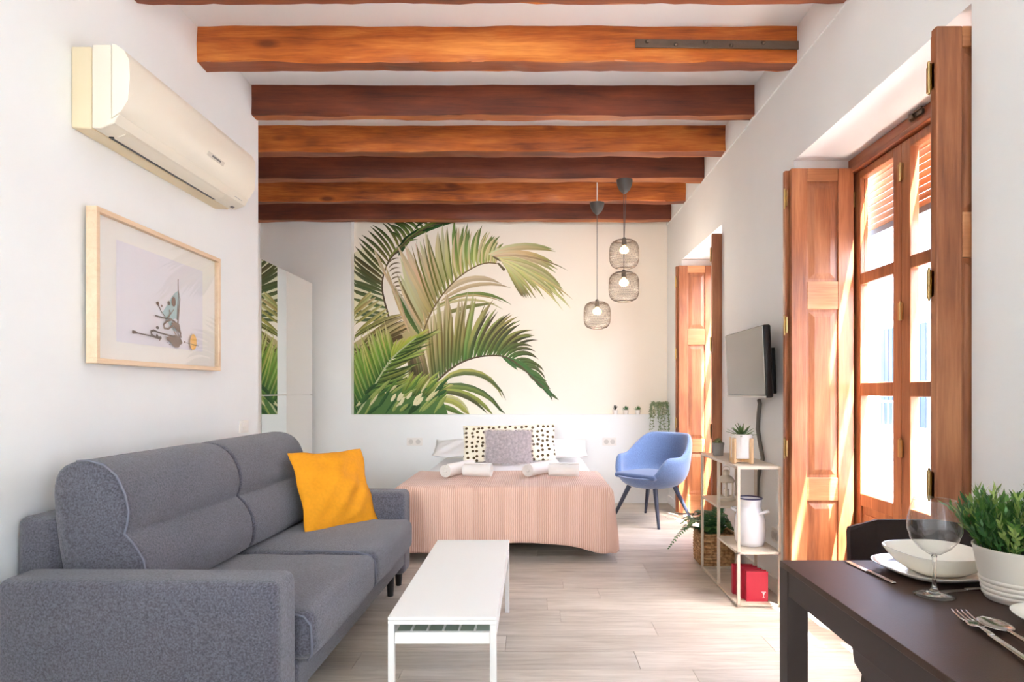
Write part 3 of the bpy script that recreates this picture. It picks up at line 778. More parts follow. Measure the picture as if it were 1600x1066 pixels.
# basket with fern
bk = thing('basket', 'square woven seagrass basket behind the shelf unit', 'basket', (1.295, 4.53, 0))
wk, wnt, wb_ = nmat('seagrass'); setin(wb_, 'Roughness', .85)
tcw = wnt.nodes.new('ShaderNodeTexCoord'); brk = wnt.nodes.new('ShaderNodeTexNoise'); brk.inputs['Scale'].default_value = 40
rmp = wnt.nodes.new('ShaderNodeValToRGB'); rmp.color_ramp.elements[0].color = (*lin((150, 108, 68)), 1); rmp.color_ramp.elements[1].color = (*lin((206, 166, 118)), 1)
rmp.color_ramp.elements[0].position = .35; rmp.color_ramp.elements[1].position = .65
wnt.links.new(tcw.outputs['Object'], brk.inputs[0]); wnt.links.new(brk.outputs[0], rmp.inputs[0]); wnt.links.new(rmp.outputs[0], wb_.inputs['Base Color'])
for q in range(11):                        # stacked plaited coils
    z = .012+q*.0205; hw = .118+.004*math.sin(q*.3); pts = []
    for s_ in range(64):
        a = 2*PI*s_/64; cx, sy = math.cos(a), math.sin(a); p_ = .25
        x = hw*math.copysign(abs(cx)**p_, cx); yv = hw*math.copysign(abs(sy)**p_, sy)
        k_ = 1+.012*(1 if (s_+q) % 2 else -1)
        pts.append((x*k_, yv*k_, z))
    obj('coil', MB().tube(pts, .0118, 6, True), wk, bk, smooth=True)
obj('bottom', MB().b2(-.112, .112, -.112, .112, .003, .012), wk, bk)
fn = thing('fern', 'green fern with long drooping fronds in the woven basket', 'fern', (1.295, 4.53, .016))
obj('soil', MB().b2(-.10, .10, -.10, .10, 0, .165), soil, fn)
def frond(path, L, w, n, mt, parent, seed):
    mb = MB(); r = random.Random(seed); P = [Vector(p) for p in path]
    def at(t):
        s = t*(len(P)-1); i = min(int(s), len(P)-2); f = s-i
        a = P[max(i-1, 0)]; b = P[i]; c = P[i+1]; d = P[min(i+2, len(P)-1)]
        return .5*((2*b)+(c-a)*f+(2*a-5*b+4*c-d)*f*f+(3*b-a-3*c+d)*f**3)
    mb.tube([at(i/16) for i in range(17)], [.002*(1-.6*i/16) for i in range(17)], 5)
    for i in range(n):
        t = .12+.88*i/n; p = at(t); tg = (at(min(1, t+.02))-at(t-.02)).normalized()
        up_ = Vector((0, 0, 1)); side = tg.cross(up_)
        side = side.normalized() if side.length > .05 else Vector((1, 0, 0)); nn = side.cross(tg).normalized()
        ll = L*(math.sin(PI*min(1, .18+.82*t*1.0))**.7+.12)*(1.1-.55*t)
        for sg in (-1, 1):
            tri_area_leaf(mb, p, side*sg+tg*.45+nn*r.uniform(-.15, .15), nn, ll, w, curl=-.15, seg=2)
    return obj('frond', mb, mt, parent, fix=False)
frond([(-.02, -.02, .16), (-.09, .0, .27), (-.17, -.02, .28), (-.27, -.06, .20), (-.36, -.10, .10)], .055, .013, 26, green, fn, 1)
r0 = random.Random(12)
for i in range(26):
    a = 2*PI*i/13+r0.uniform(-.2, .2)
    if abs(math.sin(a)) > .5 and math.cos(a) > .1: pass
    ln_ = r0.uniform(.16, .27); h_ = r0.uniform(.08, .20)
    cx, sy = math.cos(a), math.sin(a); lim = .10 if cx > 0 else 1
    ox = min(ln_*cx, .10); oy = max(min(ln_*sy, .2), -.13)
    frond([(.02*cx, .02*sy, .165), (ox*.4, oy*.4, .165+h_*.8), (ox*.75, oy*.75, .165+h_), (ox, oy, .165+h_*.75)], .055, .015, 16, (green, dgreen)[i % 2], fn, i)

# ---------------------------------------------------------------- television, cable, sockets, switch
tv = thing('television', 'wall mounted flat television on a swing arm, screen off', 'television', (1.352, 4.045, 1.19), (0, math.radians(-2.4), 0))
obj('body', MB().rbox((.024, 0, .215), (.046, .73, .43), .012, 3), M['black'], tv, smooth=True, angle=50)
obj('screen', MB().b2(-.0015, .001, -.357, .357, .018, .422), mat('tv_screen', (112, 107, 101), .15, coat=.4), tv)
obj('chin', MB().b2(-.003, .003, -.365, .365, 0, .012), mat('silver_plastic', (200, 198, 194), .35, metal=.3), tv, bevel=.001)
arm = MB(); arm.b2(.047, .062, -.10, .10, .10, .32); arm.box((.085, -.04, .2), (.06, .05, .04), rot=(0, 0, .4)); arm.b2(.098, .116, -.23, .02, .02, .30)
obj('wall_bracket', arm, M['black'], tv, bevel=.003)
cab = obj('cable_conduit', MB().tube([(1.44, 4.04, 1.17), (1.452, 4.06, 1.15), (1.455, 4.09, 1.08), (1.456, 4.11, .98), (1.452, 4.06, .90), (1.456, 4.02, .80), (1.452, 4.10, .66), (1.455, 4.12, .5), (1.455, 4.1, .3)], .013, 10), mat('grey_conduit', (112, 106, 98), .6), None, smooth=True)
tag(cab, 'grey cable conduit running down the wall below the television', 'cable')
def socket(nm, lab, cat, loc, rot, w=.17, h=.085, sw=False):
    t_ = thing(nm, lab, cat, loc, rot)
    pl = mat('socket_white', (236, 232, 226), .4)
    obj('plate', MB().box((0, -.004, 0), (w, .008, h)), pl, t_, bevel=.002)
    if sw:
        for sg in (-1, 1): obj('rocker', MB().box((0, -.009, sg*h*.2), (w*.6, .006, h*.34)), pl, t_, bevel=.002)
    else:
        for sg in (-1, 1):
            obj('outlet', MB().lathe([(.026, -.010), (.026, -.012), (.022, -.012), (.020, -.006), (0, -.006)], 20, Matrix.Translation((sg*w*.23, -.002, 0)) @ Matrix.Rotation(PI/2, 4, 'X') @ Matrix.Scale(-1, 4, (0, 0, 1))), mat('socket_grey', (206, 202, 196), .4), t_, smooth=True, angle=40)
            pn = MB()
            for s2 in (-1, 1): pn.lathe([(.003, 0), (.003, .0015), (0, .0015)], 8, Matrix.Translation((sg*w*.23+s2*.009, -.0085, 0)) @ Matrix.Rotation(PI/2, 4, 'X'))
            obj('pin_hole', pn, M['black'], t_)
    return t_
socket('wall_socket', 'white double wall socket between wardrobe and bed', 'socket', (-1.31, YB, .672), (0, 0, 0))
socket('wall_socket', 'white double wall socket left of the blue armchair', 'socket', (.82, YB, .672), (0, 0, 0), .15)
socket('wall_socket', 'white wall socket behind the enamel jug', 'socket', (XR, 3.83, .35), (0, 0, -PI/2), .13)
socket('light_switch', 'white light switch on the left wall above the sofa', 'switch', (XL, 4.07, 1.0), (0, 0, PI/2), .12, .08, True)

# ---------------------------------------------------------------- pendants
wire = mat('dark_wire', (84, 72, 64), .5, metal=.3); dk = mat('dark_grey_cup', (74, 72, 70), .45)
bulbm = mat('lit_bulb', (255, 214, 150), .4, emit=(255, 200, 120), es=5.0)
wcord = mat('white_cord', (225, 222, 215), .6); gcord = mat('grey_cord', (96, 92, 90), .6)
def shade(parent, x, y, z, D, H):
    # z is the shade's middle; loose rounded drum of woven wire
    prof = []
    a = D/2; 
    for i in range(21):
        th_ = -PI/2+.22+(PI-.44-.12)*i/20; cs, sn = math.cos(th_), math.sin(th_)
        r_ = a*abs(cs)**.5; zz = H/2*math.copysign(abs(sn)**.62, sn)
        prof.append((max(r_, .03), zz))
    mb = MB(); n = 52; k_ = len(prof)
    for q, (r_, zz) in enumerate(prof):
        for i in range(n):
            an = 2*PI*(i+q*.5)/n; mb.v.append((r_*math.cos(an), r_*math.sin(an), zz))
    for q in range(k_-1):
        for i in range(n):
            mb.f.append((q*n+i, q*n+(i+1) % n, (q+1)*n+i)); mb.f.append((q*n+(i+1) % n, (q+1)*n+(i+1) % n, (q+1)*n+i))
    s = obj('lamp_shade', mb, wire, parent, (x, y, z)); w_ = s.modifiers.new('w', 'WIREFRAME'); w_.thickness = .0022; w_.use_even_offset = False
    rg = MB()
    for q in (0, 20): rg.tube([(prof[q][0]*math.cos(i*PI/20), prof[q][0]*math.sin(i*PI/20), prof[q][1]) for i in range(40)], .0042, 6, True)
    obj('rim_ring', rg, wire, s, smooth=True)
    top = H/2
    obj('lamp_holder', MB().lathe([(.004, .03), (.014, .022), (.02, .0), (.021, -.04), (.017, -.044), (0, -.044)], 16, Matrix.Translation((0, 0, top))), dk, s, smooth=True, angle=40)
    obj('bulb', MB().lathe([(.013, -.046), (.014, -.056), (.030, -.066), (.041, -.082), (.040, -.098), (.028, -.112), (0, -.118)], 20, Matrix.Translation((0, 0, top))), bulbm, s, smooth=True)
    ld = bpy.data.lights.new('bulb_light', 'POINT'); ld.energy = 1.7; ld.color = (1, .88, .74); ld.shadow_soft_size = .035
    lo = bpy.data.objects.new('bulb_light', ld); COL.objects.link(lo); lo.parent = s; lo.location = (0, 0, top-.165)
    return s
p1 = thing('pendant_lamp', 'single wire cage pendant lamp hanging lowest, left of the pair', 'lamp', (.582, 5.85, 0))
obj('ceiling_cord', MB().tube([(0, 0, ZC), (0, 0, 2.97)], .005, 8), wcord, p1, smooth=True)
obj('canopy', MB().lathe([(.068, 2.972), (.068, 2.966), (.060, 2.93), (.042, 2.895), (.016, 2.868), (.006, 2.862), (0, 2.862)], 28), dk, p1, smooth=True, angle=40)
z1 = 1.235+117/985*5.85
obj('cord', MB().tube([(0, 0, 2.862), (0, 0, z1+.145)], .0035, 6), gcord, p1)
shade(p1, 0, 0, z1, .247, .246)
p2 = thing('pendant_lamp', 'double pendant lamp with two wire cage shades from one cup', 'lamp', (.785, 5.49, 0))
obj('canopy', MB().lathe([(.070, ZB), (.070, ZB-.008), (.064, ZB-.045), (.046, ZB-.085), (.018, ZB-.112), (.006, ZB-.118), (0, ZB-.118)], 28), dk, p2, smooth=True, angle=40)
for dx, py in ((.016, 392.5), (-.008, 449)):
    zz = 1.235+(610-py)/985*5.49
    dd = .03*(1 if dx > 0 else -1)
    obj('cord', MB().tube([(dx*.9, dd*.2, ZB-.11), (dx, dd*4.5 if dx > 0 else dd*.5, zz+.15)], .0035, 6), gcord, p2)
    shade(p2, dx, dd*4.5 if dx > 0 else dd*.5, zz, .262, .250)

# ---------------------------------------------------------------- air conditioner
aw = thing('air_conditioner', 'cream wall air conditioner high on the left wall', 'air conditioner', (XL, 3.13, 2.30))
cw = mat('ivory_plastic', (236, 228, 210), .4); cy = mat('yellowed_plastic', (232, 216, 182), .45)
L2 = .575
obj('back_plate', MB().prism([(.002, .0), (.085, -.004), (.085, .33), (.002, .33)], -L2, L2, 'XZ'), cy, aw, bevel=.006)
bp_ = [(.0895, -.002), (.125, -.004), (.178, .018), (.200, .056), (.166, .034), (.166, .335), (.0895, .335)]
obj('body', MB().prism(bp_, -L2-.004, L2+.004, 'XZ'), cw, aw, smooth=True, angle=28, bevel=.004)
obj('front_panel', MB().prism([(.1695, .040), (.2065, .067), (.234, .112), (.2415, .20), (.2395, .272), (.219, .312), (.185, .336), (.1695, .339)], -L2-.002, L2+.002, 'XZ'), mat('ivory_panel', (240, 233, 216), .35), aw, smooth=True, angle=28)
flp = obj('louver', MB().prism([(.118, -.010), (.162, .006), (.195, .052), (.191, .056), (.158, .012), (.116, -.004)], -L2+.09, L2-.22, 'XZ'), cw, aw, smooth=True, angle=40)
obj('outlet_slot', MB().prism([(.098, -.0075), (.117, -.0085), (.117, .0), (.098, .0)], -L2+.085, L2-.215, 'XZ'), M['black'], aw)
obj('name_plate', MB().box((.2395, .12, .128), (.004, .16, .022), rot=(0, math.radians(22), 0)), mat('plate_grey', (214, 206, 190), .3), aw)
obj('lettering', MB().box((.2418, .12, .128), (.003, .085, .009), rot=(0, math.radians(22), 0)), mat('letter_grey', (120, 116, 112), .4), aw)
obj('display', MB().box((.178, L2-.10, .028), (.006, .09, .02), rot=(0, math.radians(48), 0)), mat('display_grey', (206, 202, 196), .2), aw)
obj('sensor', MB().box((.128, L2-.05, -.001), (.016, .032, .006), rot=(0, math.radians(-20), 0)), mat('sensor_dark', (110, 104, 98), .3), aw)

# ---------------------------------------------------------------- framed picture
pc = thing('framed_picture', 'pale wood framed abstract sailing boat print on the left wall', 'picture', (XL, 3.15, 1.675), (0, 0, PI/2+math.radians(.9)))
pwX = wood('frame_wood', (214, 184, 150), (228, 200, 168), (238, 214, 184), 'X', .5, 2)
fwid, fh, ft, fd = 1.07, .655, .022, .045
fr = MB(); o_ = .012
for sg in (-1, 1):
    fr.b2(-fwid/2, fwid/2, -fd, -.0, sg*fh/2-ft*(sg > 0), sg*fh/2+ft*(sg < 0)); fr.b2(sg*fwid/2-ft*(sg > 0), sg*fwid/2+ft*(sg < 0), -fd, -.0, -fh/2+ft, fh/2-ft)
obj('frame', fr, pwX, pc, (0, -.010, 0), bevel=.002)
obj('mount', MB().b2(-fwid/2+ft, fwid/2-ft, -.030, -.026, -fh/2+ft, fh/2-ft), mat('passepartout', (244, 242, 236), .9), pc)
iw, ih = .745, .45
art = MB(); art_cols = []
PY = [-.0312]
def poly(pts, c):
    PY[0] -= .00012; o = len(art.v)
    art.v += [(x, PY[0], z) for x, z in pts]; art.f.append(tuple(range(o, o+len(pts)))); art_cols.append(lin(c))
def A(px, py):                            # measured on the print itself, 0..1
    return (-iw/2+iw*px, ih/2-ih*py)
def blob(cx, cy, rx, ry, c, n=18, j=0, seed=1):
    r = random.Random(seed); poly([A(cx+rx*math.cos(2*PI*i/n)*(1+r.uniform(-j, j)), cy+ry*math.sin(2*PI*i/n)*(1+r.uniform(-j, j))) for i in range(n)], c)
def stroke(pts, w, c):
    for i in range(len(pts)-1):
        a, b = Vector(A(*pts[i])), Vector(A(*pts[i+1])); d = (b-a).normalized(); n_ = Vector((-d.y, d.x))
        wa = w[i]/2; wb2 = w[i+1]/2
        poly([tuple(a-n_*wa-d*wa*.4), tuple(b-n_*wb2+d*wb2*.4), tuple(b+n_*wb2+d*wb2*.4), tuple(a+n_*wa-d*wa*.4)], c)
    for p_, q in zip(pts, w):
        X_, Z_ = A(*p_); poly([(X_+q/2*math.cos(2*PI*i/8), Z_+q/2*math.sin(2*PI*i/8)) for i in range(8)], c)
poly([A(0, 0), A(1, 0), A(1, 1), A(0, 1)], (234, 232, 238))
br, bl2, sk = (134, 114, 104), (108, 96, 92), (178, 206, 208)
poly([A(.665, .33), A(.685, .36), A(.675, .60), A(.672, .66), A(.62, .66), A(.575, .70), A(.535, .68), A(.475, .62), A(.52, .54), A(.575, .44), A(.62, .37)], sk)
poly([A(.50, .66), A(.56, .665), A(.64, .80), A(.60, .80)], sk)
stroke([(.665, .20), (.665, .28), (.668, .40), (.660, .55), (.655, .66)], [.006, .007, .008, .010, .012], bl2)
stroke([(.668, .33), (.685, .42), (.672, .56), (.66, .70), (.685, .80), (.70, .86)], [.004, .006, .012, .014, .012, .008], br)
blob(.605, .47, .026, .055, br); blob(.545, .50, .018, .025, bl2)
stroke([(.40, .53), (.43, .56), (.455, .61), (.50, .66)], [.008, .005, .004, .004], bl2); blob(.415, .53, .012, .018, br); blob(.46, .55, .008, .014, br)
stroke([(.55, .58), (.56, .61), (.545, .65), (.515, .68)], [.008, .010, .008, .007], br); stroke([(.60, .56), (.555, .63), (.52, .67)], [.005, .006, .006], br)
stroke([(.38, .67), (.43, .675), (.50, .68), (.56, .675), (.61, .70)], [.006, .007, .008, .009, .012], bl2)
stroke([(.57, .68), (.51, .71), (.475, .75), (.48, .79), (.53, .79), (.575, .75), (.61, .72)], [.010, .010, .010, .010, .010, .012, .016], br)
poly([A(.56, .72), A(.62, .70), A(.665, .72), A(.675, .78), A(.69, .83), A(.64, .80), A(.60, .76)], br)
stroke([(.58, .76), (.60, .82), (.64, .87)], [.006, .006, .008], br); stroke([(.655, .78), (.645, .83), (.67, .88)], [.007, .006, .010], br)
poly([A(.50, .885), A(.55, .87), A(.60, .85), A(.66, .86), (A(.69, .90)), A(.70, .93), A(.665, .96), A(.655, .985), A(.61, .99), A(.57, .965), A(.545, .93), A(.50, .91)], br)
stroke([(.60, .87), (.50, .86), (.41, .85), (.355, .835), (.325, .85), (.33, .885), (.37, .905), (.43, .905)], [.010, .007, .008, .010, .012, .012, .010, .016], bl2)
stroke([(.135, .885), (.18, .89), (.25, .895), (.33, .90), (.42, .91)], [.018, .006, .006, .007, .016], bl2); blob(.15, .885, .020, .016, bl2)
blob(.39, .80, .018, .016, bl2); blob(.385, .885, .012, .014, bl2); blob(.415, .935, .006, .006, br); blob(.50, .945, .005, .005, br); blob(.53, .965, .007, .007, br)
blob(.72, .915, .010, .012, br)
blob(.835, .90, .045, .095, (250, 196, 110), 26, .05)
stroke([(.735, .92), (.78, .925), (.86, .935), (.91, .94)], [.002, .002, .004, .002], bl2)
ame = art.mesh('print'); ca = ame.color_attributes.new('Col', 'FLOAT_COLOR', 'CORNER')
for p_ in ame.polygons:
    for li in p_.loop_indices: ca.data[li].color = (*art_cols[p_.index], 1)
pmat = vcol_mat('art_print')
ao = obj('print', ame, pmat, pc)
obj('glazing', MB().b2(-fwid/2+ft, fwid/2-ft, -.047, -.045, -fh/2+ft, fh/2-ft), M['pglass'], pc)
# ---------------------------------------------------------------- palm mural (a flat print pasted in the niche)
MY = 6.996
mu_v, mu_f, mu_c = [], [], []
MX0, MX1, MZ0 = NX0+.002, XR-.002, LZ+.001
depth = [MY-.0006]
def mP(px, py):
    x = (px-835)/985*MY; z = 1.235-(py-610)/985*MY
    return (max(MX0, min(MX1, x)), depth[0], max(MZ0, min(ZC-.002, z)))
def mstrip(rows):                          # rows of (left px, right px, colour)
    depth[0] -= .000006
    o = len(mu_v)
    for a, b, c in rows:
        mu_v.append(mP(*a)); mu_c.append(c); mu_v.append(mP(*b)); mu_c.append(c)
    for i in range(len(rows)-1): mu_f.append((o+2*i, o+2*i+1, o+2*i+3, o+2*i+2))
def mix(a, b, t): return tuple(x+(y-x)*t for x, y in zip(a, b))
def ramp(cols, t):
    s = t*(len(cols)-1); i = min(int(s), len(cols)-2); return mix(cols[i], cols[i+1], s-i)
def cr_at(P, t):
    s = max(0, min(1, t))*(len(P)-1); i = min(int(s), len(P)-2); f = s-i
    a = P[max(i-1, 0)]; b = P[i]; c = P[i+1]; d = P[min(i+2, len(P)-1)]
    return tuple(.5*((2*b[k])+(c[k]-a[k])*f+(2*a[k]-5*b[k]+4*c[k]-d[k])*f*f+(3*b[k]-a[k]-3*c[k]+d[k])*f**3) for k in (0, 1))
mr = random.Random(21)
def leaf(p, ang, L, w, bend, cols, fold=.72, seg=7):
    # a leaflet from p, heading ang (deg, 0 right, 90 up), bending by bend deg towards its tip
    x, y = p; pts = []; a = math.radians(ang)
    for i in range(seg+1):
        t = i/seg; pts.append((x, y, a)); aa = a+math.radians(bend)*t
        x += L/seg*math.cos(aa); y -= L/seg*math.sin(aa); a = a+math.radians(bend)/seg
    for half in (0, 1):
        rows = []
        for i, (px, py, an) in enumerate(pts):
            t = i/seg; ww = w*.5*(min(1, .35+t*3.2))*(1 if t < .62 else max(0, 1-((t-.62)/.38)**1.5))
            nx, ny = -math.sin(an), -math.cos(an)
            c = ramp(cols, t); c = tuple(v*(1 if half == 0 else fold) for v in c)
            if half == 0: rows.append(((px+nx*ww, py+ny*ww), (px, py), c))
            else: rows.append(((px, py), (px-nx*ww, py-ny*ww), c))
        mstrip(rows)
def stem(P, w0, w1, c, n=18):
    rows = []
    for i in range(n+1):
        t = i/n; a = cr_at(P, t); b = cr_at(P, min(1, t+.01)); a0 = cr_at(P, max(0, t-.01))
        dx, dy = b[0]-a0[0], b[1]-a0[1]; l = math.hypot(dx, dy) or 1; w = (w0+(w1-w0)*t)/2
        rows.append(((a[0]-dy/l*w, a[1]+dx/l*w), (a[0]+dy/l*w, a[1]-dx/l*w), lin(c)))
    mstrip(rows)
def itp(v, t):
    if not isinstance(v, (list, tuple)): return v
    s = t*(len(v)-1); i = min(int(s), len(v)-2); return v[i]+(v[i+1]-v[i])*(s-i)
def frondm(P, n, t0, t1, ang, L, w, bend, c0, c1, jit=3, fold=.72, jl=.1):
    # c0: base..tip colours near the frond's start, c1 near its end; ang absolute degrees along the frond
    for i in range(n):
        t = i/max(1, n-1); p = cr_at(P, t0+(t1-t0)*t)
        cols = [tuple(v*mr.uniform(.86, 1.12) for v in mix(lin(a), lin(b), t)) for a, b in zip(c0, c1)]
        leaf(p, itp(ang, t)+mr.uniform(-jit, jit), itp(L, t)*mr.uniform(1-jl, 1+jl), itp(w, t)*mr.uniform(.85, 1.15), itp(bend, t)+mr.uniform(-5, 5), cols, fold)
def quadc(pts, c):
    depth[0] -= .000006; o = len(mu_v)
    for p in pts: mu_v.append(mP(*p)); mu_c.append(lin(c))
    mu_f.append(tuple(range(o, o+len(pts))))
# 1 left dark frond
F1 = [(610, 503), (607, 494), (599, 463), (597, 445), (600, 427), (608, 407), (620, 394), (636, 376), (657, 361), (683, 350), (711, 346.5)]
quadc([(553, 395), (575, 385), (596, 420), (600, 470), (606, 500), (553, 505)], (226, 222, 190))
frondm(F1, 9, .05, .30, [178, 150], [62, 60], 5.4, [4, -4], [(104, 124, 84), (92, 114, 74), (96, 112, 76)], [(100, 106, 68), (92, 100, 62), (96, 100, 62)], 2, .82)
frondm(F1, 11, .32, .66, [147, 124, 104], [66, 66, 50], [5.4, 4.6], [-6, 8, 24], [(104, 104, 62), (86, 88, 54), (92, 92, 60)], [(150, 150, 74), (98, 108, 54), (70, 74, 44)], 2, .72)
frondm(F1, 10, .66, .95, [104, 118, 150], [34, 40, 60], [5, 5], [30, 40, 45], [(170, 172, 96), (98, 118, 52), (54, 70, 40)], [(84, 112, 60), (58, 88, 44), (46, 64, 40)], 4, .65)
frondm(F1, 14, .72, 1.0, [222, 200, 190], [34, 60, 100], [6, 6], [18, 16], [(90, 118, 60), (66, 100, 50), (40, 62, 36)], [(58, 92, 50), (46, 80, 42), (36, 56, 36)], 4, .6)
frondm(F1, 9, .5, .85, [70, 50, 42], [26, 40], 4, [-30, -35], [(150, 150, 84), (130, 136, 70), (110, 116, 60)], [(110, 130, 64)]*3, 4, .7)
for q in range(10):
    a = (606+q*1.6+mr.uniform(-1, 1), 412+q*6.3); leaf(a, 56-q*3, 22-q*1.2, 2.2, -38, [lin((132, 118, 90))]*3, .8)
stem(F1, 3.0, 1.6, (96, 82, 62))
# left yellow-green and olive strokes
frondm([(580, 456), (592, 470), (608, 488)], 7, 0, 1, [219, 214], [40, 58, 62], 4.6, 4, [(206, 200, 140), (186, 178, 108), (164, 160, 92)], [(200, 194, 132), (174, 168, 98), (150, 146, 86)], 3, .7)
quadc([(553, 536), (600, 506), (640, 503), (660, 540), (610, 556), (553, 560)], (186, 172, 126))
F5 = [(626, 492), (634, 502), (636, 514), (626, 524)]
frondm(F5, 7, 0, 1, [197, 206, 203], [84, 92, 80], 7.4, [14, 6], [(206, 190, 140), (170, 162, 98), (132, 134, 74)], [(200, 180, 134), (150, 144, 88), (116, 118, 64)], 2, .6)
frondm(F5, 6, .08, .95, [198, 206, 203], [82, 88, 76], 2.0, [14, 6], [(120, 104, 66), (88, 84, 48), (64, 70, 38)], [(100, 86, 54), (74, 70, 42), (58, 60, 36)], 2, .9)
for q in range(9): leaf((640-q*8, 512+q*4), 200, 40, 3.0, 6, [lin((104, 90, 58)), lin((118, 106, 66)), lin((90, 80, 50))], .7)
quadc([(553, 548), (566, 551), (603, 541), (630, 528), (628, 523), (600, 535), (566, 545), (553, 544)], (94, 78, 52))
# 2 big beige frond
F2 = [(657, 533), (664, 512), (672, 492), (684, 471), (700, 450), (720, 431), (744, 416), (762, 411), (776, 412)]
frondm(F2, 10, .0, .30, [121, 117], [92, 112], [8.5, 9], [-4, -5], [(176, 166, 118), (206, 190, 150), (214, 204, 168)], [(172, 156, 96), (216, 198, 160), (226, 212, 184)], 2, .86)
frondm(F2, 10, .28, .62, [117, 106, 98], [112, 100, 78], [9, 8], [-5, -8], [(168, 156, 92), (214, 196, 156), (222, 208, 176)], [(154, 156, 88), (204, 194, 144), (208, 200, 164)], 2, .86)
frondm(F2, 9, .30, .64, [114, 98], [104, 76], [2.8, 2.6], [-6, -4], [(120, 112, 58), (128, 124, 66), (150, 140, 90)], [(106, 122, 56), (120, 136, 72), (96, 104, 64)], 3, .8)
frondm(F2, 13, .62, .97, [106, 96, 86], [84, 58, 30], [7, 6], [-10, -22, -30], [(190, 190, 110), (134, 156, 88), (112, 132, 78)], [(180, 186, 104), (144, 160, 84), (128, 140, 84)], 3, .74)
frondm(F2, 12, .6, .98, [104, 94, 84], [74, 54, 30], 3.4, [-14, -24], [(222, 214, 160), (214, 204, 160), (206, 196, 150)], [(214, 208, 150)]*3, 4, .85)
leaf((656, 524), 122, 92, 7, -4, [lin((98, 120, 66)), lin((86, 116, 62)), lin((106, 132, 78))], .8)
leaf((664, 515), 120, 100, 3.4, -4, [lin((150, 140, 90)), lin((120, 104, 64)), lin((160, 150, 100))], .8)
frondm([(640, 520), (622, 470), (600, 425)], 8, 0, 1, [110, 116], [70, 40], 4, 0, [(206, 186, 146), (198, 178, 134), (190, 170, 120)], [(214, 196, 156)]*3, 4, .85)
# its lower side: long thin arching leaflets to the right
for p, a, L, w, b, c in (((694, 460), 44, 100, 9, -40, (214, 194, 158)), ((690, 470), 36, 116, 6, -30, (206, 184, 146)), ((684, 480), 34, 125, 6, -38, (128, 146, 84)),
                         ((678, 497), 22, 100, 6, -10, (134, 136, 84)), ((676, 486), 30, 118, 4, -34, (206, 198, 146)), ((682, 478), 28, 112, 3, -30, (190, 170, 120))):
    leaf(p, a, L, w, b, [lin(c), lin(c), lin(tuple(v*.86 for v in c))], .84)
# drooping fan at its tip
FT = [(764, 398), (777, 402), (786, 412), (794, 424)]
quadc([(766, 396), (772, 397), (784, 405), (782, 409), (772, 404)], (116, 104, 78)); quadc([(776, 411), (780, 411), (790, 421), (787, 424)], (112, 100, 74))
frondm(FT, 13, 0, .75, [22, -4, -14], [98, 112, 104], [8, 7], [-20, -24, -22], [(226, 218, 182), (206, 194, 148), (140, 156, 84)], [(220, 212, 160), (200, 188, 140), (150, 152, 96)], 3, .86)
frondm(FT, 10, .2, .9, [2, -18], [112, 116], [3.4, 3], [-22, -18], [(216, 208, 160), (170, 158, 112), (120, 112, 76)], [(222, 220, 160), (206, 206, 140), (190, 190, 130)], 4, .85)
frondm(FT, 12, .45, 1, [-22, -60], [96, 64, 46], [5, 4], [-16, -4], [(224, 222, 170), (206, 206, 142), (150, 140, 96)], [(200, 200, 130), (160, 152, 100), (110, 98, 72)], 4, .74)
# 3 lower middle frond
F3 = [(676, 603), (690, 589), (704, 577), (722, 566), (742, 559), (762, 556), (781, 556), (798, 562), (815, 574), (832, 590), (850, 606)]
quadc([(662, 500), (700, 482), (712, 560), (690, 586), (676, 600), (655, 560)], (222, 210, 178))
frondm(F3, 13, .0, .34, [94, 96, 88], [112, 118, 106], [8, 7.5], [4, -4], [(92, 118, 72), (176, 164, 112), (204, 186, 146)], [(96, 128, 66), (168, 168, 104), (206, 194, 150)], 2.5, .76)
frondm(F3, 12, .02, .36, [98, 84], [100, 96], 3, [0, -4], [(78, 96, 60), (120, 110, 64), (160, 142, 96)], [(84, 108, 56), (116, 112, 62), (150, 140, 90)], 3, .75)
frondm(F3, 13, .32, .62, [86, 70, 58], [98, 84, 62], [7, 6], [-6, -26, -34], [(98, 136, 72), (160, 166, 96), (176, 170, 116)], [(92, 124, 66), (140, 148, 84), (128, 126, 80)], 3, .66)
frondm(F3, 9, .36, .66, [80, 58], [86, 62], [5, 5], [-12, -34], [(90, 116, 60), (98, 96, 66), (84, 78, 58)], [(92, 104, 62), (90, 88, 64), (80, 78, 60)], 4, .7)
frondm(F3, 15, .60, .95, [62, 14, -30], [54, 46, 34], [5.4, 4], [-44, -42, -20], [(100, 134, 72), (98, 106, 68), (92, 92, 70)], [(84, 122, 72), (92, 118, 72), (110, 112, 82)], 5, .66)
frondm(F3, 9, .66, 1.0, [-20, -42], [44, 30], [6, 4], [-8, -2], [(90, 128, 76), (78, 116, 68), (86, 110, 72)], [(76, 112, 66), (74, 106, 64), (100, 116, 80)], 5, .7)
frondm(F3, 7, .62, .98, [-34, -48], [30, 20], 5, 0, [(84, 122, 72)]*3, [(80, 114, 70)]*3, 5, .75)
stem(F3, 3.0, 1.8, (98, 84, 66)); stem(F2, 2.6, 1.8, (122, 106, 74))
